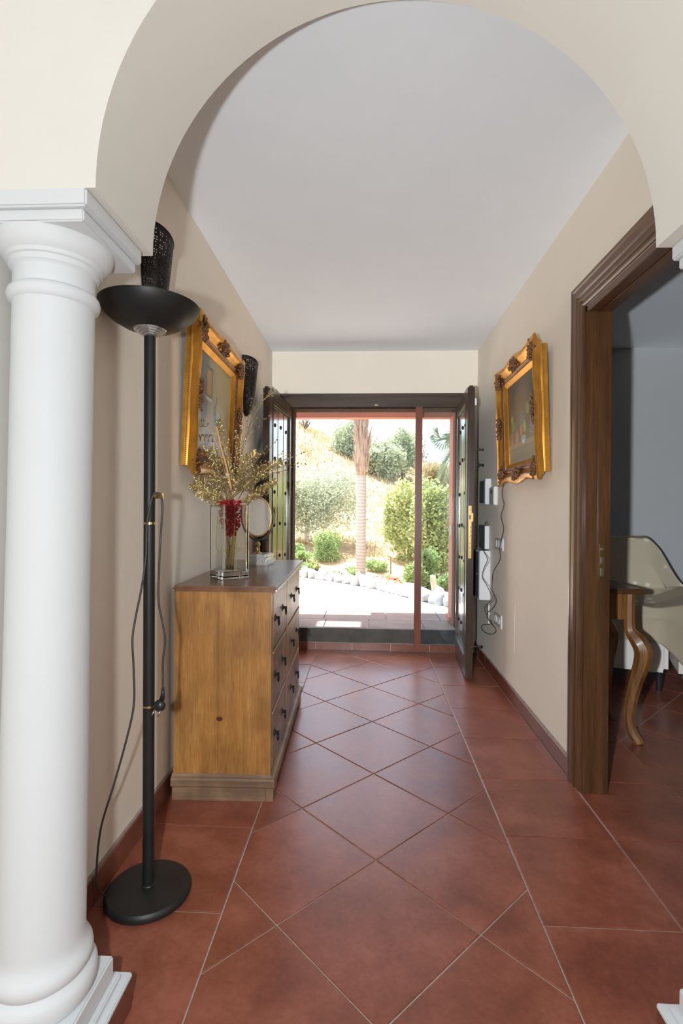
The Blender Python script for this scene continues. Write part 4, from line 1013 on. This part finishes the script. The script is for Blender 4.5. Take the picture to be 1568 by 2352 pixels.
# dry grass tufts on the hill, uncountable
m = MB(); rr = random.Random(12)
for i in range(6500):
    Y = rr.uniform(9.2, 26); X = rr.uniform(-.35, .22) * Y; z = tz(X, Y)
    for k in range(2):
        d = Vector((rr.uniform(-.5, .5), rr.uniform(-.5, .5), 1)).normalized(); s = Vector((rr.uniform(-1, 1), rr.uniform(-1, 1), 0)).normalized() * .012 * (Y / 12)
        b_ = Vector((X, Y, z)); L = rr.uniform(.08, .2) * Y / 14
        m.add([b_ - s, b_ + s, b_ + d * L], [(0, 1, 2)])
o = tag(m.build('dry_grass', M['dry'], fix=False), 'dry yellow grass covering the hillside beyond the door', 'grass'); o['kind'] = 'stuff'
# white edging stones
def lerp_path(P, t_):
    ds = [math.dist(a, b) for a, b in zip(P[:-1], P[1:])]; T = sum(ds); s = t_ * T
    for (a, b), d_ in zip(zip(P[:-1], P[1:]), ds):
        if s <= d_: q = s / d_; return (a[0] + (b[0] - a[0]) * q, a[1] + (b[1] - a[1]) * q)
        s -= d_
    return P[-1]
ep = edge[2:8] + [(1.25, 5.12)]
rr = random.Random(3); NS = 24
for i in range(NS):
    x_, y_ = lerp_path(ep, i / (NS - 1)); r = rr.uniform(.085, .115)
    o = MB().ball((0, 0, 0), r, 2, (1.15, .85, .95 + rr.uniform(-.1, .25)), .55).build('edging_stone', M['stone'], smooth='all', loc=(x_ + .05, y_ + .07, .186 + r * .35)); o.rotation_euler = (0, 0, rr.uniform(0, 3))
    tag(o, 'white painted rock in the row edging the driveway outside the front door', 'stone', 'white edging stones along the driveway')
# ------------------------------------------------------------------ plants
def crown(c, rad, n, L, mat, parent, rr, Wf=.28, clumps=14, droop=0, seedz=None):
    m = MB(); cl = []
    for k in range(clumps):
        while 1:
            p = Vector((rr.uniform(-1, 1), rr.uniform(-1, 1), rr.uniform(-1, 1)))
            if p.length < 1: break
        cl.append((Vector((p.x * rad[0] * .72, p.y * rad[1] * .72, p.z * rad[2] * .72)), rr.uniform(.34, .55)))
    for i in range(n):
        cc, s = cl[rr.randrange(clumps)]
        d = Vector((rr.gauss(0, 1), rr.gauss(0, 1), rr.gauss(0, 1))).normalized(); q = rr.uniform(.55, 1.05)
        p = Vector(c) + cc + Vector((d.x * rad[0] * s * q, d.y * rad[1] * s * q, d.z * rad[2] * s * q))
        e_ = Vector((rr.gauss(0, 1), rr.gauss(0, 1), rr.gauss(0, .8) - droop)).normalized()
        leafquad(m, p, e_, Vector((rr.gauss(0, 1), rr.gauss(0, 1), rr.gauss(0, 1))), L * rr.uniform(.7, 1.3), L * Wf)
    return m.build('crown', mat, parent, fix=False)
def gpt(px, Y): X = (at(px, 1184, Y)).x; return X
def tree(name, label, cat, px, py_c, Y, rx, rz, n, L, mat, seed, trunk=None, barkm='bark', ry=None, Wf=.28, clumps=14, droop=0, group=None, base=None):
    rr = random.Random(seed); c = at(px, py_c, Y); z0 = tz(c.x, Y) if base is None else base
    bx_ = gpt(trunk[0], Y) if trunk else c.x
    t = thing(name, label, cat, (bx_, Y, z0 - .02), group=group)
    cl = Vector((c.x - bx_, 0, c.z - z0)); crown(cl, (rx, ry or rx, rz), n, L, M[mat], t, rr, Wf, clumps, droop)
    m = MB(); r0 = trunk[1] if trunk else .03
    top_ = cl + Vector((0, 0, rz * .1))
    m.tube(sm([(0, 0, 0), (rr.uniform(-.05, .05), 0, top_.z * .35), (cl.x * .6, 0, top_.z * .7), top_[:]]), [r0 * (1 - .03 * k) for k in range(19)][:19], 8)
    for k in range(5):
        a = rr.uniform(0, 6.28); st = Vector((cl.x * .5, 0, top_.z * .6)); e_ = cl + Vector((math.cos(a) * rx * .6, math.sin(a) * rx * .5, rr.uniform(-.3, .6) * rz))
        m.tube([st, (st + e_) / 2 + Vector((0, 0, .05)), e_], [r0 * .5, r0 * .35, r0 * .15], 6)
    m.build('trunk', M[barkm], t, smooth='all'); return t
tree('olive_tree', 'large silvery olive tree at the left of the doorway view', 'tree', 720, 1140, 11.0, 1.25, .88, 17000, .075, 'olive', 21, trunk=(704, .06), barkm='barkp', ry=1.0, clumps=26, Wf=.2)
tree('hill_tree', 'round pale green tree on the hilltop behind the palm trunk', 'tree', 800, 1012, 22, 1.05, 1.15, 9000, .12, 'far', 22, trunk=(780, .1), clumps=20)
tree('hill_tree', 'grey-green tree on the ridge right of the palm trunk', 'tree', 880, 1052, 20, .85, .85, 8000, .12, 'far', 23, trunk=(885, .1), clumps=18)
tree('hill_tree', 'tall grey-green tree on the ridge beside the red-brown post', 'tree', 925, 1040, 21, .85, 1.05, 8000, .12, 'far', 24, trunk=(925, .1), clumps=18)
tree('leafy_tree', 'yellow-green leafy tree just left of the red-brown post', 'tree', 938, 1190, 9.6, .50, .92, 11500, .07, 'lime', 25, trunk=(940, .05), clumps=22)
tree('leafy_tree', 'tall yellow-green tree seen through the tinted glass pane', 'tree', 1000, 1205, 9.0, .42, 1.0, 11500, .07, 'lime', 26, trunk=(1000, .04), clumps=22)
tree('round_shrub', 'round bright green shrub left of the palm trunk', 'shrub', 746, 1258, 9.6, .34, .40, 6500, .045, 'green', 27, clumps=14, Wf=.22)
tree('olive_sapling', 'bushy green growth behind the door leaf side of the olive', 'shrub', 665, 1262, 9.2, .28, .30, 2500, .06, 'green', 28)
tree('reed_clump', 'dry yellow reeds rising behind the tinted glass pane', 'reeds', 1010, 1110, 11.5, .60, .42, 3500, .22, 'dry', 29, clumps=16, Wf=.05, droop=-.8)
tree('oleander_bush', 'pale green bush at the foot of the red-brown post', 'shrub', 948, 1325, 6.9, .17, .22, 2600, .05, 'green', 30, clumps=10, Wf=.2, droop=-.6)
tree('oleander_bush', 'dark green bush in front of the log stump', 'shrub', 985, 1310, 7.3, .20, .30, 3800, .05, 'green', 31, clumps=12, Wf=.2, droop=-.4)
low = [(722, 1300, 8.8, .22, .09, 'lime', 'low yellow-green shrub behind the white stones at the left'), (805, 1312, 8.6, .26, .11, 'green', 'low green plant left of the palm foot'), (862, 1300, 8.8, .22, .13, 'green', 'bright green plant right of the palm foot'),
       (858, 1335, 7.6, .22, .07, 'dry', 'low dry plant beside the red bowl planter'), (905, 1345, 7.1, .26, .08, 'dry', 'rusty dry plant between the stones and the post'), (700, 1282, 9.0, .16, .14, 'green', 'spiky green plant next to the pale trunk'),
       (770, 1318, 8.5, .22, .08, 'far', 'grey-green ground cover under the round shrub'), (690, 1300, 8.5, .2, .10, 'green', 'low green plant at the far left above the chest'), (880, 1280, 10.0, .26, .10, 'far', 'sparse grey bush behind the red bowl planter'), (1025, 1335, 6.6, .12, .14, 'green', 'small green plant behind the right red planter')]
for i, (px, py, Y, rx, rz, mt, lb) in enumerate(low):
    tree('low_shrub', lb, 'shrub', px, py, Y, rx, rz, 1500, .05, mt, 40 + i, clumps=8, Wf=.2, droop=-.5)
# small bare tree on the ridge
b0 = at(699, 1003, 24); z0 = tz(b0.x, 24)
bt = thing('bare_tree', 'small leafless tree on the ridge at the upper left of the doorway', 'tree', (b0.x, 24, z0 - .05))
m = MB(); rr = random.Random(5)
H = at(699, 985, 24).z - z0
m.tube([(0, 0, 0), (.02, 0, H * .5), (0, 0, H)], [.09, .08, .06], 6)
for a, l in ((-.25, 1.0), (.55, .55), (.25, .9), (-.6, .5), (.05, .7)):
    e_ = Vector((math.sin(a) * l, rr.uniform(-.2, .2), H + math.cos(a) * l)); m.tube([(0, 0, H * .95), Vector((0, 0, H)).lerp(e_, .5) + Vector((.04, 0, 0)), e_], [.045, .03, .012], 5)
    for k in range(3):
        s = Vector((0, 0, H)).lerp(e_, rr.uniform(.4, .9)); m.tube([s, s + Vector((rr.uniform(-.25, .25), 0, rr.uniform(.1, .3)))], [.014, .006], 4)
m.build('branches', M['bark'], bt)
# palm trunk
PX, PY = gpt(829, 8.3), 8.3; pz0 = .06
PT = thing('palm_tree', 'tall ringed palm trunk standing in the middle of the doorway view', 'palm tree', (PX, PY, pz0))
r0 = .083; prf = []; z = 0; zs = at(829, 1090, 8.3).z - pz0
while z < zs + .05:
    prf += [(r0 * 1.012 - .010 * z / zs, z), (r0 * .985 - .010 * z / zs, z + .025)]; z += .05
MB().lathe(prf, n=24).build('ringed_trunk', M['palm'], PT, smooth='all')
MB().lathe([(.078, zs - .02), (.10, zs + .15), (.105, zs + .5), (.09, zs + .9), (.07, zs + 1.3), (.07, zs + 2.2)], n=20).build('upper_trunk', M['boot'], PT, smooth='all')
rr = random.Random(8)
for i in range(90):
    z = zs - .02 + rr.random() ** .9 * 1.3; a = i * 2.399; L = rr.uniform(.14, .30); w_ = rr.uniform(.020, .045)
    r_ = .098; ob = Vector((math.cos(a), math.sin(a), 0)); td = Vector((-math.sin(a), math.cos(a), 0))
    b_ = ob * (r_ - .03); tip = ob * (r_ + rr.uniform(-.01, .075)) + td * rr.uniform(-.04, .04) + Vector((0, 0, L)); bot = ob * (r_ + .012) + Vector((0, 0, -.02))
    m = MB(); m.add([b_ - td * w_, bot, b_ + td * w_, tip - td * w_ * .35, tip + ob * .012, tip + td * w_ * .3], [(0, 1, 4, 3), (1, 2, 5, 4), (0, 3, 5, 2), (3, 4, 5), (0, 2, 1)])
    m.build('frond_boot', M['boot'], PT, loc=(0, 0, z))
# second palm: trunk hidden by the door leaf, fronds droop into view
P2 = thing('palm_tree', 'palm tree whose drooping fronds show in the upper right pane', 'palm tree', (1.95, 9.2, .15))
MB().lathe([(.12, 0), (.11, 1.2), (.12, 2.3), (.05, 2.5)], n=16).build('ringed_trunk', M['palm'], P2, smooth='all')
for (px, py), (qx, qy), nn in (((997, 995), (1020, 1010), 0), ((1002, 1130), (1030, 1060), 1), ((1030, 1000), (1045, 1000), 2), ((1150, 1000), (1120, 980), 3), ((1180, 1120), (1150, 1030), 4)):
    e_ = at(px, py, 8.9 + .1 * nn) - P2.location; md = at(qx, qy, 9.0) - P2.location; st = Vector((0, 0, 2.35))
    pts = sm([st, st.lerp(md, .5) + Vector((0, 0, .12)), md, e_], 9); m = MB(); m.tube(pts, [.016 * (1 - .8 * k / len(pts)) for k in range(len(pts))], 5)
    for k in range(4, len(pts) - 1):
        d = (pts[k + 1] - pts[k]).normalized()
        for q in range(2):
            b_ = pts[k].lerp(pts[k + 1], q / 2)
            for s in (-1, 1):
                sd_ = d.cross(Vector((0, 1, 0))).normalized() * s
                leafquad(m, b_, (d * .7 + sd_ * .7 + Vector((0, 0, -.55))).normalized(), Vector((0, 1, .2)), .30 * math.sin(math.pi * (.15 + .8 * k / len(pts))) + .04, .008)
    m.build('frond', M['frond'], P2, fix=False)
# log stump, stake, red planters, rock
lp = at(1000, 1368, 6.4); lp.z = .11
tag(MB().lathe([(.04, 0), (.036, .1), (.040, .2), (.034, .30), (.0, .31)], n=12, lean=(-.12, 0)).build('log_stump', M['barkp'], loc=lp, smooth=True), 'weathered upright log stump among the bushes behind the tinted pane', 'stump')
sp = at(897, 1322, 8.4); zz = at(897, 1278, 8.4).z; sp.z = .13
tag(MB().tube([(0, 0, 0), (0, 0, zz - .13)], .012, 6).build('garden_stake', M['bark'], loc=sp), 'thin wooden stake above the left red planter', 'stake')
for (px, py, Y, w_, lb) in ((890, 1327, 8.0, .20, 'red bowl planter in the garden left of the red-brown post'), (1021, 1352, 6.9, .11, 'red bowl planter seen low through the tinted pane')):
    p = at(px, py, Y); zt = p.z; p.z = tz(p.x, Y) - .01; h = zt - p.z + .012
    t = thing('bowl_planter', lb, 'planter', p)
    MB().lathe([(w_ * .45, 0), (w_ * .5, h * .3), (w_ * .9, h * .75), (w_, h * .9), (w_, h), (w_ * .9, h), (w_ * .8, h * .85), (0, h * .8)], n=24).build('bowl', M['redp'], t, smooth=True)
    crown((0, 0, h + .02), (w_ * .5, w_ * .5, .04), 60, .03, M['green'], t, random.Random(2), clumps=4).name = 'leaves'
rk = at(1040, 1385, 6.6); rk.z = .12
tag(MB().ball((0, 0, 0), .15, 2, (1.2, .9, .8), .4).build('garden_rock', M['rock'], loc=rk, smooth='all'), 'grey rock behind the white stones at the right door leaf', 'rock')
# white flat alarm sensor on the outer jamb
tag(box((.756, YB + .25, .98), (.7645, YB + .28, 1.08), .004).build('jamb_sensor', M['plast']), 'small white fitting on the terracotta outer jamb', 'fitting')
